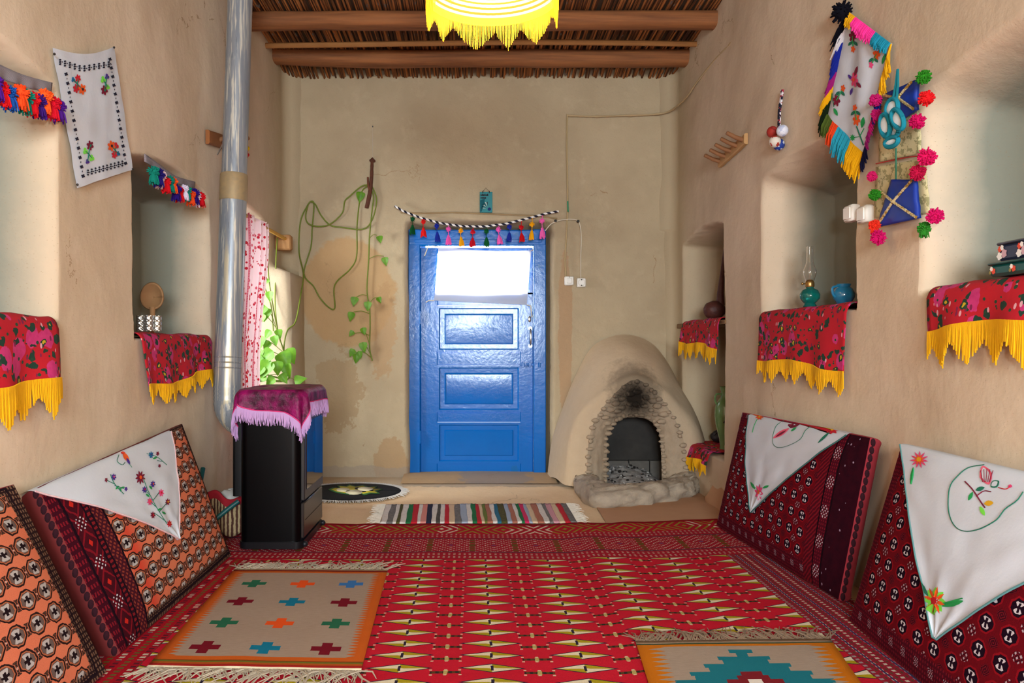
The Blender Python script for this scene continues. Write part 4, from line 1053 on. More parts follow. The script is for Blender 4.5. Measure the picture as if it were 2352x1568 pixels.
def bolster_cloth(Sf, nrm, top, tip, wrap, label, decs, edge, name='embroidered_cloth', seed=0):
    # top: [(s0,t0),(s1,t1)] on the face near its upper edge; tip: lowest corner; the rest lies over the top edge and behind
    A, B, T_ = [Vector((q_[0], q_[1], 0)) for q_ in (top[0], top[1], tip)]
    def st(a, b):
        base = A.lerp(B, a)
        if b >= 0: return base.lerp(T_, b)
        return base
    def fn(a, b):
        q_ = st(a, max(0, b)); sag = .03*math.sin(PI*b)*(2*a-1) if b > 0 else 0
        p = Sf(q_.x, min(q_.y, .995))+nrm*(.007+.004*nz(a*7, b*7, seed)+.003*math.sin(a*17+seed)*max(0, b))
        if b < 0: p = p-nrm*(wrap*(-b))+Vector((0, 0, .012*math.sin(min(1, -b*2)*PI/2)))
        return p
    mb = MB(); Bs = [-1, -.8, -.6, -.4, -.2, -.1, 0]+[(i+1)/30*.985 for i in range(30)]
    mb.grid(fn, 0, 0, A=[i/30 for i in range(31)], B=Bs, uvf=lambda a, b: (a, b))
    mb.grid(lambda a, b: fn(a, b)-nrm*.0016, 0, 0, A=[i/30 for i in range(31)], B=Bs)
    decs(Deco(mb, fn, .0024, g=(.5, .4)))
    o = mb.build(name, stitch_mats(M_cotton), smooth=180)
    tag(o, label, 'cloth')
    e = MB(); e.tube([fn(0, b) for b in Bs[6:]]+[fn(1, b) for b in Bs[6:][::-1]], .0028, 5)
    e.build('stitched_edge', edge, o)
    return o
tl = inv(S1, 70, 1118, (.02, .98)); tr = inv(S1, 388, 990, (.95, .98)); tp_ = inv(S1, 409, 1243, (.8, .4))
def dec1(d):
    for pts in (((283, 1135), (262, 1112), (252, 1090)), ((262, 1112), (243, 1103)), ((262, 1115), (283, 1122)), ((382, 1203), (358, 1165), (340, 1130), (328, 1100)), ((358, 1165), (343, 1152)), ((365, 1175), (382, 1155)), ((345, 1140), (331, 1125)), ((350, 1150), (365, 1130)), ((380, 1198), (355, 1180), (350, 1185)), ((382, 1068), (360, 1050), (336, 1042)), ((372, 1060), (360, 1058))): d.line(pts, .0012, sT)
    for u, v, r, n, m_, mc in ((321, 1097, 15, 9, sM, sO), (331, 1125, 8, 7, sV, sR), (343, 1152, 9, 7, sP, sO), (350, 1112, 8, 7, sV, sO), (369, 1132, 9, 7, sP, sR), (384, 1153, 8, 7, sM, sY), (350, 1183, 8, 7, sM, sR), (388, 1203, 8, 7, sR, sO), (260, 1096, 8, 7, sV, sK), (243, 1103, 5, 5, sM, None), (288, 1123, 5, 5, sV, None), (346, 1045, 8, 7, sB, sV), (361, 1042, 5, 5, sM, None), (365, 1070, 4, 5, sM, None)): d.flower(u, v, r, n, m_, mc, .2, (.8, 1.1))
    d.leaf(288, 1050, 26, 11, -1.0, sO); d.leaf(282, 1041, 10, 7, 0, sR); d.leaf(293, 1060, 16, 6, -1.1, sV, 1.4); d.line(((272, 1045), (268, 1060), (280, 1068), (286, 1062)), .0011, sT); d.line(((295, 1065), (302, 1074)), .0011, sT)
    for u, v, a_ in ((268, 1120, .8), (275, 1125, 2), (365, 1170, .5), (375, 1178, -.6), (345, 1120, 2.2), (355, 1052, .4), (280, 1120, .3), (338, 1138, 2.4)): d.leaf(u, v, 11, 4.5, a_, sG)
bolster_cloth(S1, n1, ((tl[0], .99), (tr[0], .985)), tp_, .06, 'white embroidered cloth with bird and flower sprays draped over the left orange bolster', dec1, mottled('pink_lace', 'd98a94', 'efe0de', 90, .9), seed=1)
tl = inv(S3, 1952, 985, (.1, .98)); tr = inv(S3, 1724, 950, (.98, .98)); tp_ = inv(S3, 1727, 1180, (.8, .5))
def dec3(d):
    d.flower(1744, 1130, 17, 8, sP, sO, .2, (.6, 1.15)); d.leaf(1730, 1115, 20, 6, 2.1, sG); d.leaf(1760, 1118, 16, 6, .4, sG); d.line(((1744, 1130), (1735, 1118)), .001, sG)
    d.flower(1913, 987, 15, 8, sR, sY, .2, (1.1, .7)); d.leaf(1893, 1005, 38, 6, .75, sT)
    d.flower(1745, 958, 10, 7, sO, sY, .2, (1, .7)); d.line(((1740, 963), (1733, 978), (1729, 993)), .0014, sG)
    lp_ = [(1776, 1000), (1777, 1020), (1790, 1028), (1815, 1022), (1840, 1008), (1850, 990), (1862, 980)]
    d.line(lp_, .0012, sT); d.line(((1776, 1000), (1784, 978), (1802, 966)), .0012, sT)
    d.leaf(1795, 995, 44, 11, .55, sK); d.leaf(1795, 996, 30, 5, .55, sM, 1.3); d.leaf(1830, 976, 30, 8, .5, sM); d.leaf(1824, 986, 16, 5, .6, sG); d.leaf(1840, 969, 16, 7, .3, sY)
bolster_cloth(S3, n3, ((tl[0], .99), (tr[0], .99)), tp_, .05, 'white embroidered cloth hanging in a point on the farther right bolster', dec3, pm('3a6a66', .9), seed=2)
tl4 = (.12, .995); tr4 = inv(S4, 2070, 1028, (.98, .98)); tp_ = inv(S4, 2152, 1475, (.6, .2))
def dec4(d):
    d.flower(2113, 1056, 24, 11, sP, sY, .2, (.9, .85), .55); d.flower(2113, 1056, 15, 8, sO, sY, .5, (.9, .85), .5, 1.4); d.line(((2100, 1076), (2098, 1095), (2094, 1112)), .002, sG); d.leaf(2096, 1092, 40, 7, 1.4, sG)
    d.flower(2149, 1380, 32, 8, sL, None, .1, (.8, 1), .3); d.flower(2149, 1380, 34, 8, sO, sR, .3, (.75, 1), .62, 1.5)
    d.leaf(2122, 1350, 50, 9, 2.1, sT); d.leaf(2190, 1386, 52, 14, .25, sG); d.line(((2168, 1386), (2212, 1374)), .0018, sG)
    d.line(((2352, 1130), (2338, 1150), (2310, 1170), (2290, 1195), (2250, 1216), (2215, 1220), (2192, 1205), (2180, 1170), (2183, 1120), (2200, 1095), (2225, 1075), (2262, 1068)), .0013, sT)
    d.leaf(2266, 1092, 46, 30, 1.9, sK); d.leaf(2266, 1092, 36, 20, 1.9, sW, 1.3)
    for k in range(5): d.line(((2256+k*7, 1078+abs(k-2)*2), (2260+k*4, 1108)), .0009, sM, 1.8)
    d.leaf(2287, 1112, 24, 18, .6, sT); d.leaf(2287, 1112, 17, 12, .6, sW, 1.5); d.line(((2295, 1120), (2312, 1124), (2322, 1118)), .0012, sR); d.leaf(2322, 1117, 10, 8, 0, sP)
    d.line(((2218, 1106), (2236, 1125), (2254, 1152), (2264, 1166)), .0016, sM); d.line(((2244, 1140), (2262, 1128), (2278, 1130)), .0014, sM)
    d.leaf(2253, 1123, 22, 10, .3, sT); d.leaf(2231, 1140, 22, 9, 1.1, sG); d.leaf(2273, 1156, 22, 13, .1, sY); d.leaf(2258, 1174, 24, 10, -1.1, sL)
bolster_cloth(S4, n4, (tl4, (tr4[0], .995)), tp_, .06, 'large white cloth with red flowers and stitched bird draped over the nearest right bolster', dec4, pm('5a8a8a', .9), seed=3)

# ------------------------------------------------------------------ right wall hangings
sq_ = [PR(1951, 27, .02), PR(2049, 100, .02), PR(1986, 354, .02), PR(1902, 262, .02)]
def sh_fn(a, b):
    p = sq_[3].lerp(sq_[2], a).lerp(sq_[0].lerp(sq_[1], a), b)
    p.x -= .012*math.sin(PI*a)*(.5+.5*math.sin(a*9+b*4))+.004*nz(a*5, b*5); p.z -= .05*math.sin(PI*a)*b*b*.5; return p
mb = MB(); mb.grid(sh_fn, 28, 28); mb.grid(lambda a, b: sh_fn(a, b)+Vector((.0016, 0, 0)), 28, 28); d = Deco(mb, sh_fn, .003)
def spray(u, v, m1, m2, dx, dy, s=1):
    d.line(((u, v), (u+dx, v+dy)), .0022, sG); d.flower(u, v, 13*s, 6, m1, None, .2, (.7, 1.15)); d.leaf(u+dx*.7-6, v+dy*.7, 14*s, 7, .8, sT); d.leaf(u+dx*.7+6, v+dy*.7, 14*s, 7, 2.3, sT); d.flower(u+dx*1.25, v+dy*1.25, 8*s, 5, m2, None, 0, (.7, 1.1))
spray(1960, 83, sM, sO, 1, 24); spray(2015, 124, sO, sP, -10, 20); spray(1923, 230, sM, sO, 12, -22); spray(1969, 275, sO, sO, -3, -22)
d.flower(1964, 183, 15, 6, sP, sO, .2, (.6, 1.2)); d.leaf(1968, 163, 24, 7, 1.3, sM); d.leaf(1954, 177, 14, 7, -.9, sV); d.leaf(1974, 195, 16, 8, -.9, sM); d.leaf(1957, 210, 18, 6, 1.3, sV)
d.line(((1969, 290), (1977, 312), (1985, 333)), .0022, sT); d.flower(1960, 316, 8, 8, sG, None, 0, (.8, 1)); d.line(((1960, 316), (1974, 314)), .0016, sG); d.leaf(1983, 281, 26, 10, 1.4, sG); d.line(((1986, 295), (1977, 312)), .0016, sG)
d.line(((2035, 100), (2036, 130)), .0018, sT); d.leaf(2031, 136, 24, 7, 1.3, sG); d.leaf(2027, 107, 14, 5, .6, sT); d.line(((1912, 215), (1917, 245)), .0014, sT); d.leaf(1921, 257, 20, 8, -1.1, sG); d.leaf(1911, 222, 22, 5, 1.4, sG)
sh = mb.build('fringed_shawl', stitch_mats(M_cotton), smooth=180)
tag(sh, 'white embroidered square with long many coloured fringe pinned high on the right wall', 'shawl')
def yarn_run(p0, p1, d0, L, hexc, n=26, seed=0, r=.0035):
    R = random.Random(seed); m_ = MB()
    for i in range(n):
        a = (i+R.random())/n; p = Vector(p0).lerp(Vector(p1), a); dr = Vector(d0)+Vector((R.uniform(-.1, .1), R.uniform(-.22, .22), R.uniform(-.15, .15))); l = L*R.uniform(.75, 1.15)
        e = p+dr.normalized()*l; q1 = p.lerp(e, .55)+Vector((-.006*R.random(), 0, -.006)); e += Vector((0, 0, -.25*l))
        m_.strand([p+Vector((-.003, 0, 0)), q1+Vector((-.004, 0, -.08*l)), e], r)
    m_.build('fringe', yarn(hexc), sh)
def run(e0, e1, cols_, d0, L, n, sd):
    K = len(cols_)
    for k, (hx_, Lk) in enumerate(cols_):
        yarn_run(e0.lerp(e1, k/K), e0.lerp(e1, (k+1)/K), d0, L*Lk, hx_, n, sd+k)
run(sq_[0], sq_[3], (('0c0c16', 1.5), ('d6d2d6', 1.15), ('1c2a90', 1.1), ('1c2a90', 1.1), ('9a1f72', 1.2), ('e8ac14', 1.3), ('16240f', 1.2)), (-.2, .9, -.55), .06, 30, 10)
run(sq_[3], sq_[2], (('4a5a22', 1.0), ('d8421c', 1.1), ('2a96ae', 1.25), ('2a96ae', 1.2), ('e8ac14', 1.25), ('e8ac14', 1.3)), (-.2, .5, -.9), .062, 34, 30)
run(sq_[1], sq_[2], (('e0a418', 1.2), ('e0a418', 1.2), ('1c2a90', .9), ('1c2a90', .8), ('c02074', .7), ('9a1f72', .6), ('161430', 1.1)), (-.25, -.25, -.95), .06, 18, 50)
run(sh_fn(.02, 1), sh_fn(.98, 1), (('e0a418', 1.1), ('f53a98', 1.1), ('f53a98', 1.2), ('f53a98', 1.15), ('2288a0', 1.1), ('2288a0', 1.0)), (-.6, -.1, -.8), .036, 34, 70)
m_ = MB(); m_.tuft(sq_[0]+Vector((-.03, .0, .0)), .04, 80, 0, .003, seed=3); m_.build('knot_tuft', yarn('0c0c16'), sh)

FAB = mat('beige_print', lambda x, y, z, p: mix(noi(vec(x*1.0, y*1.0, 0.0), 34.0, 3.0, .7) > .54, C('cfc394'), mix(noi(vec(x+2.0, y, 0.0), 50.0, 2.0), C('8d8a62'), C('a89e70'))), .9)
def wall_quad(name, px, off, m_, label, cat, solid=.002, sag=.004, group=None):
    Q = [PR(u, v, off) for u, v in px]       # TL TR BR BL
    def fn(a, b):
        p = Q[3].lerp(Q[2], a).lerp(Q[0].lerp(Q[1], a), b); p.x -= sag*math.sin(PI*a)*math.sin(PI*b)+.003*nz(a*5, b*5, off); return p
    mb = MB(); Lx = (Q[1]-Q[0]).length; Ly = (Q[3]-Q[0]).length; mb.grid(fn, 14, 16, uvf=lambda a, b: (a*Lx, b*Ly))
    o = mb.build(name, m_, solid=solid, off=0, smooth=180)
    if label: tag(o, label, cat, group)
    return o, fn
wall_quad('print_panel', ((2020, 232), (2112, 228), (2116, 352), (2019, 372)), .014, FAB, 'beige leaf print cloth panel hanging behind the upper blue square', 'cloth')
wall_quad('print_panel', ((2012, 383), (2126, 362), (2136, 492), (2009, 500)), .014, FAB, 'beige leaf print cloth panel hanging behind the lower blue square', 'cloth')
M_bluev = mottled('blue_satin', '0e2f8c', '12389e', 16, .5, spec=.4)
M_braid = mat('gold_braid', lambda x, y, z, p: mix(noi(vec(x*1.0, y*160, z*1.0), 1.0, 2.0) > .5, C('b08a3c'), C('e8d8a8')), .4, metal=.3)
def kite(px, cross, label, poms, seed):
    o, fn = wall_quad('blue_hanging', px, .034, M_bluev, label, 'wall hanging', .012, .006, 'blue squares with gold cross braid')
    for ln in cross:
        m_ = MB(); P3 = [Vector(fn(*inv(fn, u, v)))+Vector((-.009, 0, 0)) for u, v in ln]; P3 = resample(P3, 26)
        m_.tube(P3, [.0052 if i % 2 else .0038 for i in range(26)], 6); m_.build('gold_braid', M_braid, o)
    for k, (u, v, r, hx_, kind) in enumerate(poms):
        p = PR(u, v, .06); m_ = MB(); rr = r/F*p.y
        m_.tuft(p, rr, 150, 0, .0022, seed=seed+k)
        if kind: m_.tassel(p+Vector((0, 0, rr*.5)), rr*2.0, rr*.8, 40, 0, seed+k)
        m_.build('yarn_pompom', yarn(hx_), o)
    return o
k1 = kite(((2038, 214), (2108, 183), (2107, 252), (2062, 282)), (((2036, 219), (2070, 226)), ((2100, 188), (2072, 220), (2070, 226)), ((2070, 226), (2104, 250))), 'blue square hanging with gold braid and red and green tufts, half behind teal crochet', (
    (2121, 177, 16, '2c7a1c', 0), (2127, 226, 17, 'd81c20', 0), (2107, 279, 17, 'c01256', 0), (2011, 230, 14, 'b81a64', 0), (2012, 262, 11, 'b81a64', 1)), 100)
k2 = kite(((2050, 412), (2104, 413), (2112, 501), (2018, 521)), (((2024, 436), (2057, 463), (2111, 499)), ((2100, 415), (2057, 463), (2020, 519))), 'blue square hanging with full gold braid cross, lower one beside the white sockets', (
    (2129, 360, 20, 'cc1456', 0), (2108, 397, 18, 'b0123c', 0), (2003, 405, 11, 'c01a5a', 0), (2010, 447, 13, '2c7a1c', 0), (2148, 496, 18, 'c8145c', 0), (2122, 524, 14, '2f7a24', 1), (2009, 517, 13, 'd8301e', 1), (2017, 545, 17, 'c2125e', 0)), 200)
m_ = MB(); m_.tube(smooth_path([PR(2012, 376, .03), PR(2040, 370, .028), PR(2080, 362, .028), PR(2126, 356, .04)], 6), .0022, 5); m_.build('red_cord', yarn('b04038'), k2)
m_ = MB(); m_.tube([PR(2058, 340, .03), PR(2058, 412, .034)], .0028, 5); m_.build('green_cord', yarn('3a7058'), k2)
# teal crochet cluster on a strap
cr = thing('crochet_hanging', PR(2050, 340, .07), 'teal and white crochet cluster on a strap in front of the upper blue square', 'crochet')
m_ = MB()
for dx in (-4, 4): m_.tube([PR(2062, 160, .03), PR(2060+dx*.6, 195, .05), PR(2055+dx, 232, .065)], .0045, 6)
m_.build('strap', yarn('1f7a86'), cr)
M_te, M_wy = yarn('1f7f92'), yarn('d4dfe2')
def ringtube(u, v, ru, rv, rot, off):
    pts = []
    for k in range(21):
        a = 2*PI*k/20; x_, y_ = ru*math.cos(a), rv*math.sin(a); pts.append(PR(u+x_*math.cos(rot)-y_*math.sin(rot), v+x_*math.sin(rot)+y_*math.cos(rot), off))
    return pts
for k, (u, v, ru, rv, rot) in enumerate(((2049, 248, 13, 22, .2), (2033, 288, 11, 26, -.1), (2062, 274, 12, 24, -.35), (2052, 300, 12, 16, .3), (2048, 326, 16, 10, -.5))):
    off = .075+.012*(k % 3); c_ = PR(u, v, off); rr = F/c_.y
    m_ = MB(); m_.ball(c_, (.012, ru/rr*.9*2.0, rv/rr*.82), 0, 14, 10, .1); m_.build('white_patch', M_wy, cr)
    m_ = MB(); m_.tube(ringtube(u, v, ru, rv, rot, off+.008), .0075, 8, 0, False); m_.build('teal_edging', M_te, cr)
# strap with balls
bs = thing('bauble_strap', PR(1790, 335, .02), 'patterned fabric strap ending in four small fabric balls, right of the coat rack', 'strap')
m_ = MB(); A_, B_ = PR(1797, 206, .018), PR(1789, 302, .024)
m_.tube(resample([A_, A_.lerp(B_, .5)+Vector((-.004, .004, 0)), B_], 20), .013, 8, 0, True, sq=(1, .45, .8))
m_.build('band', mat('scarf_print', lambda x, y, z, p: mix(noi(p, 38, 2.0) > .52, mix(noi(p, 60, 2.0) > .5, C('d8d6dc'), C('a03040')), C('1a1c30')), .8, space='object'), bs)
for u, v, off, h1, h2 in ((1774, 303, .04, 'a02c22', '7c1a1a'), (1797, 300, .045, 'd9d9e4', 'b4bcd4'), (1780, 325, .055, 'd8cec0', 'b03a2c'), (1789, 332, .03, '1f3a8a', 'c8ccd8')):
    m_ = MB(); m_.ball(PR(u, v, off), (.025, .028, .026), 0, 16, 12); m_.build('fabric_ball', mat('ball_'+h1, lambda x, y, z, p, h1=h1, h2=h2: mix(noi(p, 45, 2.0) > .54, C(h1), C(h2)), .7, space='object'), bs)
# two boxy sockets
for (u, v, lb, ex) in ((1962, 490, 'white surface mounted switch box on the right wall, left one of the pair', 1), (1994, 492, 'white surface mounted socket box touching the blue square hanging', 0)):
    c_ = PR(u, v, .0); t = thing('socket_box', c_, lb, 'socket', 'white boxes on the right wall'); m_ = MB(); x_ = xr(c_.y)
    m_.box((x_-.026, c_.y-.036, c_.z-.031), (x_+.01, c_.y+.036, c_.z+.031), 0, .006); m_.build('housing', M_white_pl, t)
    m_ = MB(); m_.box((x_-.031, c_.y-.026, c_.z-.022), (x_-.025, c_.y+.026, c_.z+.022), 0, .002); m_.build('rocker' if ex else 'socket_face', pm('f0ebe2', .3, spec=.5), t)

# ------------------------------------------------------------------ side window, rod, curtain
win = bpy.data.objects.new('window_1', None); COL.objects.link(win); win.location = (-1.68, 4.59, .62); ORG[win] = Vector((-1.68, 4.59, .62)); struct(win)
mb = MB(); wx = -1.70
for lo, hi in (((wx-.04, 4.22, .62), (wx+.02, 4.30, 1.58)), ((wx-.04, 4.88, .62), (wx+.02, 4.96, 1.58)), ((wx-.04, 4.30, .62), (wx+.02, 4.88, .70)), ((wx-.04, 4.30, 1.50), (wx+.02, 4.88, 1.58)), ((wx-.03, 4.575, .70), (wx+.01, 4.605, 1.50)), ((wx-.03, 4.30, 1.09), (wx+.01, 4.88, 1.12))): mb.box(lo, hi, 0, .004)
mb.build('window_frame', M_blue, win)
mb = MB(); mb.box((wx-.012, 4.30, .70), (wx-.008, 4.88, 1.50)); mb.build('window_pane', mat('side_pane', (.95, .98, 1), .05, transp=.92), win)
mb = MB(); mb.tube([(-1.235, 4.12, 1.615), (-1.235, 4.6, 1.608), (-1.22, 5.24, 1.602)], .011, 10)
rod = tag(mb.build('curtain_rod', mottled('bamboo', 'c08a34', 'd8a84c', 14, .6)), 'yellow bamboo curtain rod above the side window behind the stove pipe', 'curtain rod')
mb = MB(); mb.box((-1.29, 5.20, 1.53), (-1.185, 5.27, 1.63), 0, .01); mb.build('rod_bracket', mottled('bracket_wood', 'b88a5c', 'a87848', 20), rod)
def curt(x, y, z, p):
    d, k = vor(vec(x, y), 42.0); c = mix((d < .36) & (k > .2), C('eccfd2'), mix(k > .7, C('b81e30'), C('cc5868')))
    st = eabs(cell(x-.03, .42)*.42); chk = mix((emod(x*110, 1.0) < .5) & (emod(y*110, 1.0) < .5), C('e08a98'), C('b01c3c'))
    c = mix(st < .025, c, chk)
    s2 = eabs(cell(x-.2, .42)*.42); return mix((s2 < .018) & (noi(p, 40, 2.0) > .5), c, C('c8141e'))
M_curt = mat('curtain_print', curt, .9, trans=.22)
def cur_fn(a, b):      # a along the rod, b from rod downwards
    z = lerp(1.635, .17, b); t = sst(0, .62, b)
    y0, y1 = lerp(4.22, 4.10, t), lerp(4.79, 4.50, t)
    y = lerp(y0, y1, a); fold = math.sin(a*26+b*1.5)*.022*(1-.3*t)+.010*math.sin(a*61)
    return Vector((-1.228+fold+.018*t+.012*nz(a*4, b*3, 2), y+.015*nz(a*3, b*5), z-.02*(b == 0)*abs(math.sin(a*26))))
mb = MB(); mb.grid(cur_fn, 90, 60, uvf=lambda a, b: (a*.95, b*1.46))
o = mb.build('curtain', M_curt, smooth=180)
tag(o, 'white curtain with pink and red print hanging by the side window behind the stove pipe', 'curtain')

# ------------------------------------------------------------------ stove, flue, cloth
st = thing('gas_heater', (-.885, 3.70, .015), 'black free standing gas heater with glass front on the carpet edge, left of the door', 'heater')
def rr_box(mb, x0, x1, y0, y1, z0, z1, r, m=0, n=6, cap=True):
    pts = []
    for cx, cy, a0 in ((x1-r, y1-r, 0), (x0+r, y1-r, 90), (x0+r, y0+r, 180), (x1-r, y0+r, 270)):
        for k in range(n+1): a = math.radians(a0+90*k/n); pts.append((cx+r*math.cos(a), cy+r*math.sin(a)))
    N = len(pts); b = len(mb.v)
    for z in (z0, z1):
        for p in pts: mb.vert((p[0], p[1], z))
    for k in range(N): mb.face([b+k, b+(k+1) % N, b+N+(k+1) % N, b+N+k], m)
    mb.face([b+N+k for k in range(N)], m); mb.face([b+N-1-k for k in range(N)], m)
mb = MB(); rr_box(mb, -1.014, -.752, 3.472, 3.935, .05, .70, .035); mb.build('body', M_black, st)
mb = MB(); rr_box(mb, -1.018, -.738, 3.465, 3.945, .022, .052, .035); mb.build('base', pm('0e0f12', .35), st)
mb = MB(); mb.box((-.754, 3.50, .225), (-.735, 3.925, .61), 0, .004); fr_ = mb.build('front_frame', pm('2b2a2a', .35, spec=.5), st)
mb = MB(); mb.box((-.737, 3.535, .27), (-.7325, 3.90, .57)); mb.build('glass_window', pm('06070a', .03, spec=1.0), fr_)
mb = MB(); mb.box((-.754, 3.50, .06), (-.738, 3.925, .215), 0, .004); mb.box((-.7385, 3.52, .135), (-.7375, 3.91, .138), 1); mb.build('lower_panel', [pm('2a2422', .3, spec=.5), pm('0a0a0a')], st)
mb = MB(); rr_box(mb, -1.06, -1.004, 3.52, 3.89, .24, .62, .015); mb.build('rear_box', pm('060608', .5), st)
for yy in (3.50, 3.92): mb = MB(); mb.ball((-.735, yy, .036), (.014, .014, .013), 0, 10, 8); mb.build('foot', pm('1a1b20', .4), st)
fx_, fy_ = -1.165, 3.83
def galv(x, y, z, p):
    st_ = noi(vec(x*75, y*75, z*1.3), 1.0, 4.0, .7); wide = noi(vec(x*22, y*22, z*.7), 1.0, 3.0)
    c = mix(noi(vec(x*30, y*30, z*2.0), 1.0, 3.0), C('6d747e'), C('a3a8ae'))
    c = mix(mth('MINIMUM', mth('MAXIMUM', (st_-.52)*9, 0.0), .85), c, C('d8d2c2'))
    c = mix(mth('MINIMUM', mth('MAXIMUM', (wide-.60)*14, 0.0), .9), c, C('cfc0a0'))
    return mix((st_ < .36)*.7, c, C('4a5058'))
M_galv = mat('galvanised', galv, .38, metal=.3, spec=.5, bump=(40, .15, .003), space='world')
flu = thing('stove_pipe', (fx_, fy_, .5), 'tall galvanised stove pipe with plaster drips rising to the ceiling along the left wall', 'pipe')
def pipe_pt(z): t = (z-.6)/2.2; return Vector((lerp(-1.172, -1.128, t), lerp(3.80, 3.90, t), z))
mb = MB(); mb.tube([pipe_pt(z) for z in (1.66, 2.0, 2.4, 2.84)], .0595, 28, 0, False); mb.build('upper_pipe', M_galv, flu)
mb = MB(); mb.tube([pipe_pt(z) for z in (.70, .9, 1.2, 1.5, 1.72)], .0625, 28, 0, False); mb.build('lower_pipe', M_galv, flu)
mb = MB(); zz = [1.70, 1.69, 1.66]; mb.tube([pipe_pt(z) for z in (1.60, 1.605, 1.725, 1.73)], [.0635, .0655, .0655, .0635], 28, 0, False); mb.build('joint_band', mottled('rust_drips', '8c8068', 'b89a6c', 45, .6, metal=.3), flu)
mb = MB()
for z in (.80, .825, .85): mb.tube([pipe_pt(z-.004), pipe_pt(z), pipe_pt(z+.004)], [.0625, .0655, .0625], 28, 0, False)
mb.build('swaged_ring', M_galv, flu)
mb = MB(); e0 = pipe_pt(.72); el = [e0, e0+Vector((0, 0, -.07))]
for k in range(9):
    a = PI/2*k/8; el.append(e0+Vector((.12*(1-math.cos(a)), -.04*k/8, -.07-.12*math.sin(a))))
el = [p_ for p_ in el]; el[-1].x = min(el[-1].x, -1.064)
el = resample(el, 26); mb.tube(el, [.0625+(.0018 if i % 2 else 0) for i in range(26)], 28, 0, True)
mb.build('elbow', M_galv, flu)
# velvet cover
KEY = [(-180, .20), (-165, .17), (-140, .075), (-120, .05), (-90, .085), (-62, .145), (-50, .165), (-35, .11), (-18, .05), (0, .055), (25, .07), (45, .09), (90, .09), (135, .14), (180, .20)]
sx0, sx1, sy0, sy1, sz = -1.03, -.727, 3.452, 3.955, .712
def sq_dir(a):
    c_, s_ = math.cos(a), math.sin(a); e_ = .28
    return Vector((math.copysign(abs(c_)**e_, c_), math.copysign(abs(s_)**e_, s_), 0))
def vel(a, b):
    th = -PI+2*PI*a; d_ = sq_dir(th); c_ = Vector(((sx0+sx1)/2, (sy0+sy1)/2, sz)); hx, hy = (sx1-sx0)/2, (sy1-sy0)/2
    if b < .5:
        t = b/.5; return c_+Vector((d_.x*hx*t*.97, d_.y*hy*t*.97, .010*nz(d_.x*t*2.2, d_.y*t*2.5, 3)-.002+.006*(1-t)))
    t = (b-.5)/.5; dr = interp(KEY, math.degrees(th)); rc = .025
    out = math.sin(min(1, t*3)*PI/2); rip = .012*t*math.sin(th*9)+.008*t*nz(th*2, 4)
    dn = dr*t
    return c_+Vector((d_.x*(hx*.97+.016*out+rip), d_.y*(hy*.97+.016*out+rip), -dn-.004*t))
mb = MB(); mb.grid(vel, 120, 30)
M_pinkv = mat('magenta_velvet', lambda x, y, z, p: mix((noi(p, 15, 4.0, .65)-.36)*3.4, C('3c0022'), C('94085e')), .5, (18, .6, .02), space='object', spec=.35)  # dark-to-bright noise paints the velvet's highlights into its colour
vc = mb.build('heater_cover', M_pinkv, smooth=180, solid=.002)
tag(vc, 'magenta velvet cloth with lilac fringe laid over the black heater', 'cloth')
mb = MB(); rim = [vel(i/160, 1.0) for i in range(161)]; mb.tube(rim, .0035, 6, 0, False); mb.build('trim_cord', yarn('d8407c'), vc)
f = MB(); R = random.Random(9)
rim2 = resample([vel(i/600, 1.0) for i in range(601)], 620); vcen = Vector(((sx0+sx1)/2, (sy0+sy1)/2, 0))
for p in rim2:
    d_ = p-vcen; d_.z = 0; d_.normalize(); L_ = R.uniform(.055, .068)
    f.strand([p, p+Vector((d_.x*.004+R.uniform(-.002, .002), d_.y*.004, -L_*.5)), p+Vector((d_.x*.003+R.uniform(-.006, .006), d_.y*.003+R.uniform(-.006, .006), -L_))], .0024)
f.build('fringe', yarn('c49ccc'), vc)
mb = MB(); mb.tube(smooth_path([(-1.06, 3.62, .20), (-1.10, 3.60, .17), (-1.16, 3.57, .12), (-1.20, 3.56, .09), (-1.235, 3.6, .14), (-1.255, 3.68, .26), (-1.262, 3.74, .33)], 8), .011, 10)
tag(mb.build('gas_hose', pm('0f4a4a', .45, spec=.4)), 'dark green gas hose curving from the heater back to the left wall', 'hose')
bd = thing('cloth_bundle', (-1.15, 3.78, .015), 'folded white cloth bundle with red striped border on the floor beside the gas hose', 'bundle')
mb = MB()
def bun(a, b):
    t, p_ = 2*PI*a, PI*b; return Vector((-1.13+.105*math.cos(t)*math.sin(p_)**.7, 3.80+.13*math.sin(t)*math.sin(p_)**.7, .124-.10*math.cos(p_)+.012*nz(a*9, b*7)))
mb.grid(bun, 30, 18); mb.build('white_cloth', mottled('grey_white_cloth', 'd6d2cc', 'b4b0a8', 12), bd)
mb = MB(); mb.grid(lambda a, b: Vector((-1.23+.19*a, 3.66+.016*math.sin(a*9), .05+.17*b+.02*math.sin(a*7))), 20, 10, uvf=lambda a, b: (a, b))
mb.build('red_border', mat('striped_border', lambda x, y, z, p: mix(y > .78, mix(emod(x*11+noi(p, 8, 2.0)*.5, 1.0) < .5, C('4a2a20'), C('a8906a')), C('8e1420')), .9), bd, solid=.008)

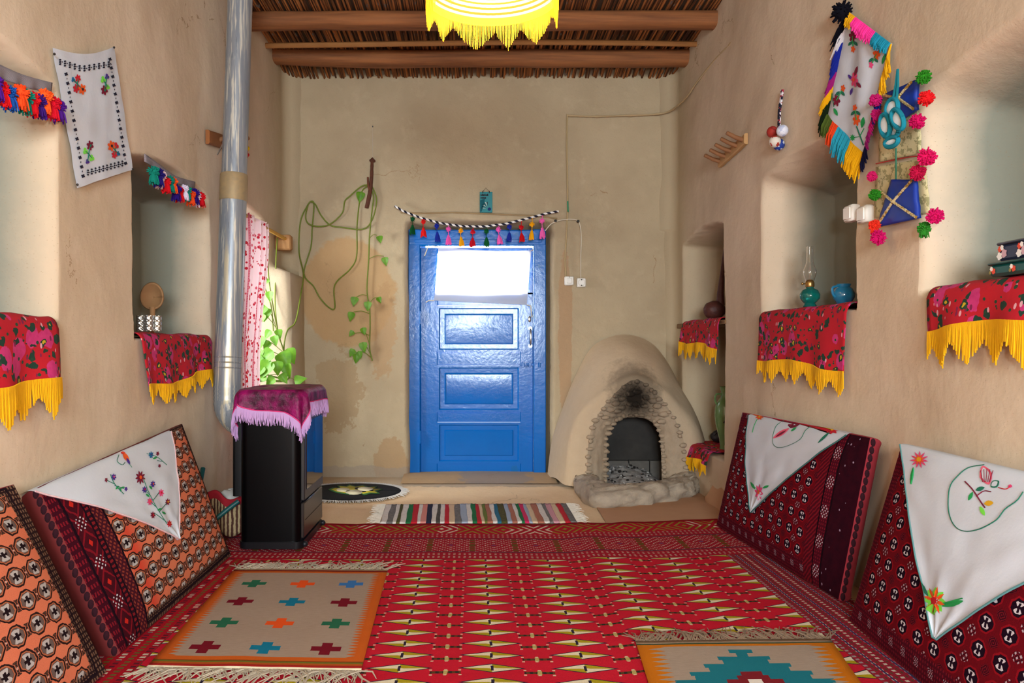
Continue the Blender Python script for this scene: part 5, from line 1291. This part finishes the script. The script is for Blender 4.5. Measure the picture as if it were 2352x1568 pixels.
# ------------------------------------------------------------------ trailing pothos
M_leaf = mat('pothos_leaf', lambda x, y, z, p: mix(noi(p, 40, 2.0), C('3f7a14'), C('7cb024')), .45, trans=.35, spec=.4, space='object')
M_stem = mottled('vine_stem', '5a6e1c', '7a8430', 30, .6)
pp = thing('pothos', (-1.40, 4.75, .60), 'trailing pothos in a purple pot, vines looped over the wall left of the door', 'plant')
mb = MB(); mb.lathe([(0, .001), (.05, .001), (.056, .02), (.068, .095), (.074, .10), (.074, .112), (.066, .112), (.062, .09), (0, .085)], (-1.36, 4.80, .595), 28); mb.build('flower_pot', pm('8a2a6a', .4, spec=.4), pp)
def on_wall(l, Y=5.475): return [P(u, v, Y) for u, v in l]
low = [Vector((-1.36, 4.80, .69)), Vector((-1.28, 4.86, .73)), Vector((-1.18, 4.95, .70))]
stems = [
    low+[P(655, 862, 4.95), P(652, 800, 4.98), P(660, 759, 5.0)]+[P(u, v, Y) for u, v, Y in ((679, 738, 5.05), (691, 675, 5.18), (697, 630, 5.32))]+on_wall(((687, 579), (690, 510), (705, 474), (715, 462), (721, 471), (717, 525), (714, 567), (698, 628), (720, 657), (735, 684), (756, 706), (769, 706), (769, 654), (804, 618), (819, 588), (820, 519), (826, 462), (832, 438), (846, 425))),
    on_wall(((715, 463), (725, 470), (738, 495), (759, 517), (786, 522), (834, 526), (855, 504), (865, 462), (858, 435), (850, 424)), 5.468),
    on_wall(((708, 468), (702, 495), (708, 513), (732, 520), (759, 514), (786, 489), (792, 462), (804, 450), (830, 428), (848, 424)), 5.462),
    on_wall(((848, 424), (858, 450), (855, 480), (849, 540), (847, 594), (843, 666), (849, 708), (850, 750), (849, 798), (855, 828)), 5.465),
    [P(612, 543, 5.06), P(613, 560, 5.0), P(615, 600, 4.98), P(620, 660, 4.96), P(638, 760, 4.95), P(652, 810, 4.93), P(660, 872, 4.92), Vector((-1.30, 4.84, .70)), Vector((-1.36, 4.80, .69))],
    [P(637, 546, 5.16), P(634, 600, 5.1), P(632, 700, 5.05), P(640, 770, 5.0), P(650, 800, 4.97), P(664, 868, 4.93), Vector((-1.29, 4.86, .70)), Vector((-1.36, 4.81, .69))],
    [P(612, 543, 5.06), P(606, 600, 4.97), P(602, 640, 4.95), P(622, 700, 4.95), P(628, 760, 4.95)]]
for i, l in enumerate(stems):
    mb = MB(); pth = smooth_path(l, 7); mb.tube(pth, .0046 if i < 4 else .004, 7); mb.build('vine_stem', M_stem, pp)
def leaf_at(base, L, W, d, n, seed):
    mb = MB(); d = Vector(d).normalized(); n = Vector(n); n = (n-d*n.dot(d)).normalized(); sd = d.cross(n)
    prof = [(0, .0), (.04, .34), (.14, .50), (.30, .52), (.5, .42), (.72, .25), (.9, .09), (1, 0)]; R = random.Random(seed); cv = R.uniform(.1, .3)
    def fn(a, b):
        t = a; w_ = interp(prof, t)*W*(2*b-1); back = -.10*L*(1-abs(t-.04)/.04) if t < .08 and abs(2*b-1) > .4 else 0
        return Vector(base)+d*(t*L+back)+sd*w_+n*(.25*abs(w_)-cv*L*t*t)
    mb.grid(fn, 12, 6); mb.build('leaf', M_leaf, pp, smooth=180)
LV = [(829, 440, 22, -.1, 5.44), (871, 541, 16, .2, 5.43), (884, 590, 18, .1, 5.42), (816, 681, 20, -.2, 5.43), (868, 682, 14, .5, 5.43), (846, 692, 20, -.1, 5.43), (810, 716, 20, -.35, 5.43), (812, 760, 14, -.7, 5.43), (833, 752, 16, .3, 5.43),
      (834, 785, 22, .1, 5.43), (814, 802, 18, -.6, 5.43), (820, 812, 20, -.1, 5.43), (824, 806, 16, .3, 5.43), (620, 668, 22, 0, 4.93), (612, 706, 30, -.15, 4.92), (608, 700, 26, -.5, 4.90), (600, 770, 30, -.15, 4.88), (598, 800, 28, -.3, 4.86), (594, 812, 36, -.4, 4.84),
      (645, 808, 40, .5, 4.86), (628, 806, 38, -.9, 4.84), (622, 828, 40, -.5, 4.82), (636, 828, 30, .1, 4.82), (660, 800, 34, .45, 4.9), (655, 835, 30, .3, 4.85), (612, 862, 26, -1.1, 4.82), (630, 866, 24, -.8, 4.82), (676, 876, 26, 1.9, 4.86), (622, 758, 22, -.6, 4.92), (638, 756, 20, .3, 4.92), (618, 782, 22, -.5, 4.9), (630, 770, 22, .2, 4.9), (604, 720, 24, -.3, 4.9), (616, 640, 14, -.5, 4.94), (598, 690, 18, -.2, 4.92), (606, 840, 26, -.6, 4.82), (645, 858, 24, .6, 4.84)]
for i, (u, v, L_, an, Y) in enumerate(LV):
    p = P(u, v, Y); l = L_/F*Y*1.15; leaf_at(p, l, l*.8, (math.sin(an), -.15, -math.cos(an)), (.25*math.cos(i*1.7), -1, .35), i)
pets = MB()
for u0, v0, u1, v1, Y in ((850, 545, 866, 540, 5.45), (847, 594, 882, 588, 5.45), (845, 679, 818, 682, 5.45), (848, 697, 866, 682, 5.45), (849, 720, 812, 716, 5.45), (849, 770, 814, 765, 5.45), (848, 788, 834, 754, 5.45), (852, 820, 822, 806, 5.45), (850, 812, 833, 786, 5.45), (642, 765, 606, 720, 4.94), (636, 760, 622, 720, 4.94), (652, 810, 600, 775, 4.92), (655, 830, 628, 808, 4.9), (658, 850, 620, 830, 4.88), (660, 866, 612, 862, 4.88), (662, 870, 678, 874, 4.9), (655, 815, 664, 800, 4.92)):
    m_ = MB(); m_.tube(smooth_path([P(u0, v0, Y), P((u0+u1)/2, (v0+v1)/2-4, Y-.01), P(u1, v1, Y-.015)], 5), .0022, 5); m_.build('petiole', M_stem, pp)
br = thing('dry_branch', P(848, 478, 5.46), 'forked dry brown branch hung by thread from a nail on the wall above the vine', 'branch')
mb = MB(); bp = [P(855, 367, 5.47), P(854, 385, 5.468), P(853, 410, 5.466), P(851, 432, 5.46), P(847, 455, 5.455), P(842, 477, 5.45)]
mb.tube(smooth_path(bp, 5), [.015, .012, .0105, .011, .012, .011, .011]+[.0125]*7+[.014]*5+[.015]*3+[.0145]*4, 9); mb.build('stem', mottled('bark', '6b4030', '4c2c20', 60, .9, (60, .5, .006)), br)
mb = MB(); mb.tube(smooth_path([P(845, 407, 5.455), P(846, 425, 5.452), P(849, 438, 5.455)], 4), .0075, 8); mb.build('side_stub', mottled('bark_stub', '7a4a36', '54301f', 60, .9), br)
mb = MB(); mb.tube([P(849, 369, 5.47), P(855, 366, 5.465), P(862, 371, 5.47)], [.006, .015, .006], 8); mb.build('knob', mottled('bark_knob', '6b4030', '4c2c20', 60, .9), br)
mb = MB(); mb.tube([P(856, 291, 5.475), P(856, 367, 5.465)], .001, 5); mb.build('thread', M_string, br)
mb = MB(); mb.tube([P(856, 291, 5.50), P(856, 290, 5.465)], .004, 8); mb.build('nail', M_dkmetal, br)

# ------------------------------------------------------------------ pendant lamp
lc = Vector((.060, 2.42, 1.965)); Rr = .2
lamp = thing('pendant_lamp', (lc.x, lc.y, lc.z), 'lit yellow lampshade with long zigzag fringe hanging from the ceiling', 'lamp')
prof = [(Rr, 0), (Rr+.004, .012)]
for k in range(34):
    t = k/33; r_ = lerp(Rr, .045, t); z_ = .012+.15*math.sin(t*PI/2)**.9; prof.append((r_+.0035*math.sin(k*PI), z_)); prof.append((r_-.0022, z_+.0045))
mb = MB(); mb.lathe(prof, lc, 64)
M_shade = mat('straw_shade', lambda x, y, z, p: mix(emod((mth('SQRT', x*x+y*y))*125, 1.0) < .42, C('f4e6b0'), C('a8722a')), .8, trans=.3, space='object')
mb.build('shade', M_shade, lamp, smooth=30)
M_fr = mat('lamp_fringe_yarn', C('f4cc34'), .85, trans=.3)
f = MB(); n = 250
for k in range(n):
    a = k/n; th = 2*PI*a; ph_ = (a+.012*math.sin(a*31))*11+.25; tri = 1-abs(2*(ph_ % 1)-1); L_ = .040+.060*tri; L_ = round(L_/.006)*.006
    p = lc+Vector((Rr*math.cos(th), Rr*math.sin(th), .006)); f.strand([p, p+Vector((0, 0, -L_*.5)), p+Vector((random.uniform(-.0015, .0015), random.uniform(-.0015, .0015), -L_))], .0019)
f.build('fringe', M_fr, lamp)
f = MB(); f.lathe([(Rr+.003, -.012), (Rr+.004, .0), (Rr+.003, .014), (Rr-.001, .014), (Rr-.001, -.012), (Rr+.003, -.012)], lc, 64); f.build('rim_band', M_fr, lamp)
f = MB(); f.ball(lc+Vector((0, 0, .085)), (.03, .03, .038), 0, 20, 14); f.build('bulb', mat('lit_bulb', (1, .9, .6), emit=((1, .88, .6), 12)), lamp)
f = MB(); f.lathe([(.0, .0), (.018, 0), (.02, .05), (.012, .06), (0, .06)], lc+Vector((0, 0, .115)), 16); f.build('lamp_holder', pm('ede6da', .4), lamp)
f = MB(); f.tube([lc+Vector((0, 0, .17)), lc+Vector((.003, 0, .5)), Vector((lc.x, lc.y, 2.85))], .004, 8); f.build('cord', pm('e0d8c8', .6), lamp)
bl = bpy.data.lights.new('pendant_bulb', 'POINT'); bl.energy = 5; bl.color = (1, .84, .52); bl.shadow_soft_size = .03
bo = bpy.data.objects.new('pendant_bulb', bl); COL.objects.link(bo); bo.location = lc+Vector((0, 0, .04))

# ------------------------------------------------------------------ things standing in the niches
def on_left_sill(u, v, dx): X = XL-dx; return P(u, v, X*F/(u-CU))
M_spoon = mottled('carved_wood', 'a07850', '86603e', 18, .75)
sp = thing('wooden_spoon', (-1.40, 3.44, .955), 'big carved wooden spoon standing upright in the left niche behind the cut glasses', 'spoon')
sy = 3.46; sX = (348-CU)/F*sy; ctr = P(348, 682, sy)
mb = MB()
def bowl(a, b):
    t = 2*PI*a; r_ = b; return Vector((ctr.x+.048*r_*math.cos(t), ctr.y+.022*(1-r_*r_), ctr.z+.057*r_*math.sin(t)*(1+.08*math.sin(t))))
mb.grid(bowl, 32, 8); mb.build('spoon_bowl', M_spoon, sp, solid=.007, off=1, smooth=80)
mb = MB(); mb.tube([(ctr.x+.002, sy+.004, ctr.z-.045), (ctr.x+.006, sy-.005, ctr.z-.09), (ctr.x+.008, sy-.02, .962)], [.013, .011, .012], 10); mb.build('spoon_handle', M_spoon, sp)
M_cut = mat('cut_silver', lambda x, y, z, p: mix((emod(x*20+y*4, 1.0) < .5) & (emod(y*9-x*8, 1.0) < .5), C('aaa49a'), C('e4e0d8')), .2, metal=.85, spec=.8)
for i, (u, Y, lab) in enumerate(((323, 3.22, 'silvery cut glass cup, left one of the touching group below the spoon'), (342, 3.20, 'silvery cut glass cup, middle one of the group below the spoon'), (361, 3.24, 'silvery cut glass cup, right one of the group below the spoon'))):
    c_ = P(u, 781, Y); c_.z = .964; mb = MB(); n = 40; r0 = .0165
    def gl(a, b, c_=c_): 
        t = 2*PI*a; k = 1+.07*math.cos(t*10)*math.cos(b*PI*6); return Vector((c_.x+r0*k*math.cos(t), c_.y+r0*k*math.sin(t), c_.z+.062*b))
    mb.grid(gl, 40, 24, uvf=lambda a, b: (a, b)); mb.lathe([(0, .002), (r0, .002)], c_, 24); mb.lathe([(r0, .062), (r0-.003, .062), (r0-.003, .012), (0, .010)], c_, 24)
    tag(mb.build('glass_cup', M_cut, smooth=20), lab, 'cup', 'cut glass cups in the left niche')
def pR(u, X): return X*F/(u-CU)
ol = thing('oil_lamp', (1.50, 3.55, 1.07), 'small glass oil lamp with teal base and clear chimney in the right niche', 'oil lamp')
oc = Vector((1.455, pR(1860, 1.455), 1.071))
mb = MB(); mb.lathe([(0, .0), (.026, .0), (.028, .006), (.022, .016), (.030, .024), (.041, .038), (.042, .054), (.033, .072), (.016, .082), (.015, .088), (0, .088)], oc, 32)
mb.build('oil_font', mat('teal_glass', C('0a7a70'), .06, glass=.55, spec=.8, coat=.5), ol)
mb = MB(); mb.lathe([(.017, .086), (.019, .09), (.019, .104), (.016, .112), (.010, .118), (.010, .10)], oc, 24); mb.build('burner', pm('b08a50', .35, metal=.9), ol)
mb = MB(); mb.tube([oc+Vector((-.018, -.004, .10)), oc+Vector((-.034, -.008, .10))], .003, 6); mb.ball(oc+Vector((-.035, -.008, .10)), .006, 0, 8, 6); mb.build('wick_knob', pm('a8834c', .35, metal=.9), ol)
mb = MB(); mb.lathe([(.017, .112), (.021, .125), (.027, .145), (.027, .158), (.018, .182), (.0135, .20), (.013, .262), (.0115, .262), (.0120, .20), (.0165, .182), (.0255, .158), (.0255, .145), (.0195, .125), (.0155, .112)], oc, 32)
mb.build('glass_chimney', mat('clear_glass', (1, 1, 1), .02, glass=1.0, spec=.6), ol)
jc = Vector((1.52, pR(1938, 1.52), 1.071)); jg = thing('ceramic_jug', jc, 'small glazed blue jug at the near side of the oil lamp niche', 'jug')
mb = MB(); mb.lathe([(0, 0), (.022, 0), (.026, .005), (.042, .03), (.044, .046), (.034, .066), (.024, .074), (.028, .086), (.024, .086), (.02, .074), (0, .07)], jc, 28)
mb.build('jug_body', mottled('blue_glaze', '14507a', '2a86a8', 26, .15, coat=.5, spec=.6), jg)
mb = MB(); mb.tube(smooth_path([jc+Vector((-.026, -.008, .078)), jc+Vector((-.052, -.014, .07)), jc+Vector((-.05, -.012, .046)), jc+Vector((-.040, -.01, .032))], 6), .005, 8); mb.build('jug_handle', mottled('blue_glaze_b', '14507a', '2a86a8', 26, .15, coat=.5, spec=.6), jg)
# flowered boxes
def flower_box(name, lo, hi, m_, label, motif, bands):
    t = thing(name, ((lo[0]+hi[0])/2, (lo[1]+hi[1])/2, lo[2]), label, 'box', 'flowered boxes in the right niche')
    mb = MB(); mb.box(lo, hi, 0, .008)
    R = random.Random(len(label)); z = (lo[2]+hi[2])/2; hz = (hi[2]-lo[2])/2
    for face in (0, 1):
        n = 6 if face == 0 else 5
        for k in range(n):
            if face == 0: y = lerp(lo[1]+.02, hi[1]-.02, k/(n-1)); c_ = Vector((lo[0]-.0008, y, z)); ax, ay = Vector((0, 1, 0)), Vector((0, 0, 1))
            else: x = lerp(lo[0]+.02, hi[0]-.02, k/(n-1)); c_ = Vector((x, hi[1]+.0008, z)) if False else Vector((x, lo[1]-.0008, z)); ax, ay = Vector((1, 0, 0)), Vector((0, 0, 1))
            for (dx, dy, r_, mi) in motif:
                cc = c_+ax*(dx*hz)+ay*(dy*hz)
                o_ = ax.cross(ay)*(.0003*mi)*(1 if ax.cross(ay).dot(c_-Vector(((lo[0]+hi[0])/2, (lo[1]+hi[1])/2, z))) > 0 else -1)
                mb.face([mb.vert(cc+o_+ax*(r_*hz*(1+.2*math.cos(5*q_*PI/6))*math.cos(q_*PI/6))+ay*(r_*hz*(1+.2*math.cos(5*q_*PI/6))*math.sin(q_*PI/6))) for q_ in range(12)], mi)
    mb.build('box_body', m_, t, smooth=25)
    l = MB(); l.box((lo[0]-.002, lo[1]-.002, hi[2]-.002), (hi[0]+.002, hi[1]+.002, hi[2]+.006), 0, .003); l.build('box_lid', m_[0], t)
    return t
bX = 1.455
flower_box('flowered_box', (1.425, 1.76, 1.093), (1.56, 2.205, 1.126), [pm('0d4a44', .35, spec=.5), pm('d8482c', .4), pm('efe6da', .4), pm('8a7a3a', .4)], 'long dark green box with red and white flowers, bottom of the right stack', ((-.25, -.1, .5, 1), (.25, .3, .38, 2), (.55, -.3, .3, 3)), 0)
flower_box('flowered_box', (1.44, 1.76, 1.133), (1.55, 2.19, 1.180), [pm('252c44', .35, spec=.5), pm('c8a0a8', .4), pm('d8482c', .4), pm('e8e2da', .3)], 'box crowded with pink, white and red flowers, top of the right stack', ((-.4, -.1, .5, 1), (.3, .45, .35, 2), (.35, -.35, .45, 3), (-.1, .6, .3, 3)), 0)
# alcove: lute, vase, pot
lu = thing('lute', (1.55, 4.72, 1.07), 'dark brown long necked lute leaning on the upper alcove shelf', 'lute')
M_lute = mottled('dark_carved', '3a1c18', '5a3028', 40, .5, (60, .5, .005))
yb = 4.78; lb = P(1641, 712, yb)
mb = MB(); mb.ball(lb, (.066, .05, .056), 0, 24, 16, .05, 20); mb.build('lute_bowl', M_lute, lu)
mb = MB(); mb.tube([lb+Vector((.035, 0, .03)), P(1655, 672, yb), P(1659, 630, yb), P(1668, 560, yb)], [.026, .02, .014, .012], 12); mb.build('lute_neck', M_lute, lu)
mb = MB(); mb.box((P(1668, 560, yb).x-.014, yb-.012, P(1668, 562, yb).z), (P(1668, 560, yb).x+.014, yb+.012, min(1.53, P(1668, 560, yb).z+.07)), 0, .004); mb.build('pegbox', M_lute, lu)
vz = Vector((1.505, 4.74, .292)); va = thing('green_vase', vz, 'tall green glazed vase standing in the low alcove beside the fireplace', 'vase')
M_green = mottled('green_glaze', '52703e', '688250', 14, .22, coat=.4, spec=.5)
mb = MB(); mb.lathe([(0, 0), (.036, 0), (.034, .02), (.038, .06), (.058, .14), (.066, .20), (.062, .25), (.045, .285), (.030, .305), (.027, .34), (.034, .365), (.038, .37), (.034, .37), (.024, .34), (0, .33)], vz, 32); mb.build('vase_body', M_green, va)
for s_ in (-1, 1):
    mb = MB(); mb.tube(smooth_path([vz+Vector((s_*.028, -.0, .325)), vz+Vector((s_*.055, 0, .325)), vz+Vector((s_*.064, 0, .295)), vz+Vector((s_*.055, 0, .265))], 6), .006, 8); mb.build('vase_handle', M_green, va)
mb = MB(); mb.tube(smooth_path([vz+Vector((-.03, -.055, .16)), vz+Vector((-.01, -.066, .19)), vz+Vector((.012, -.066, .2))], 5), [.004]*5+[.007]*5+[.004], 8); mb.build('dark_sprig', pm('2a2622'), va)
mb = MB(); bc = Vector((1.57, 5.06, .30)); mb.ball(bc+Vector((0, 0, .03)), (.06, .05, .04), 0, 20, 12, .12); mb.tube([bc+Vector((-.045, -.02, .045)), bc+Vector((-.02, -.03, .07)), bc+Vector((.02, -.03, .065)), bc+Vector((.05, -.02, .03))], .012, 8)
tag(mb.build('dark_pot', mottled('black_clay', '1c1a1c', '38343a', 30, .5)), 'small blackish pot lying behind the green vase in the low alcove', 'pot')
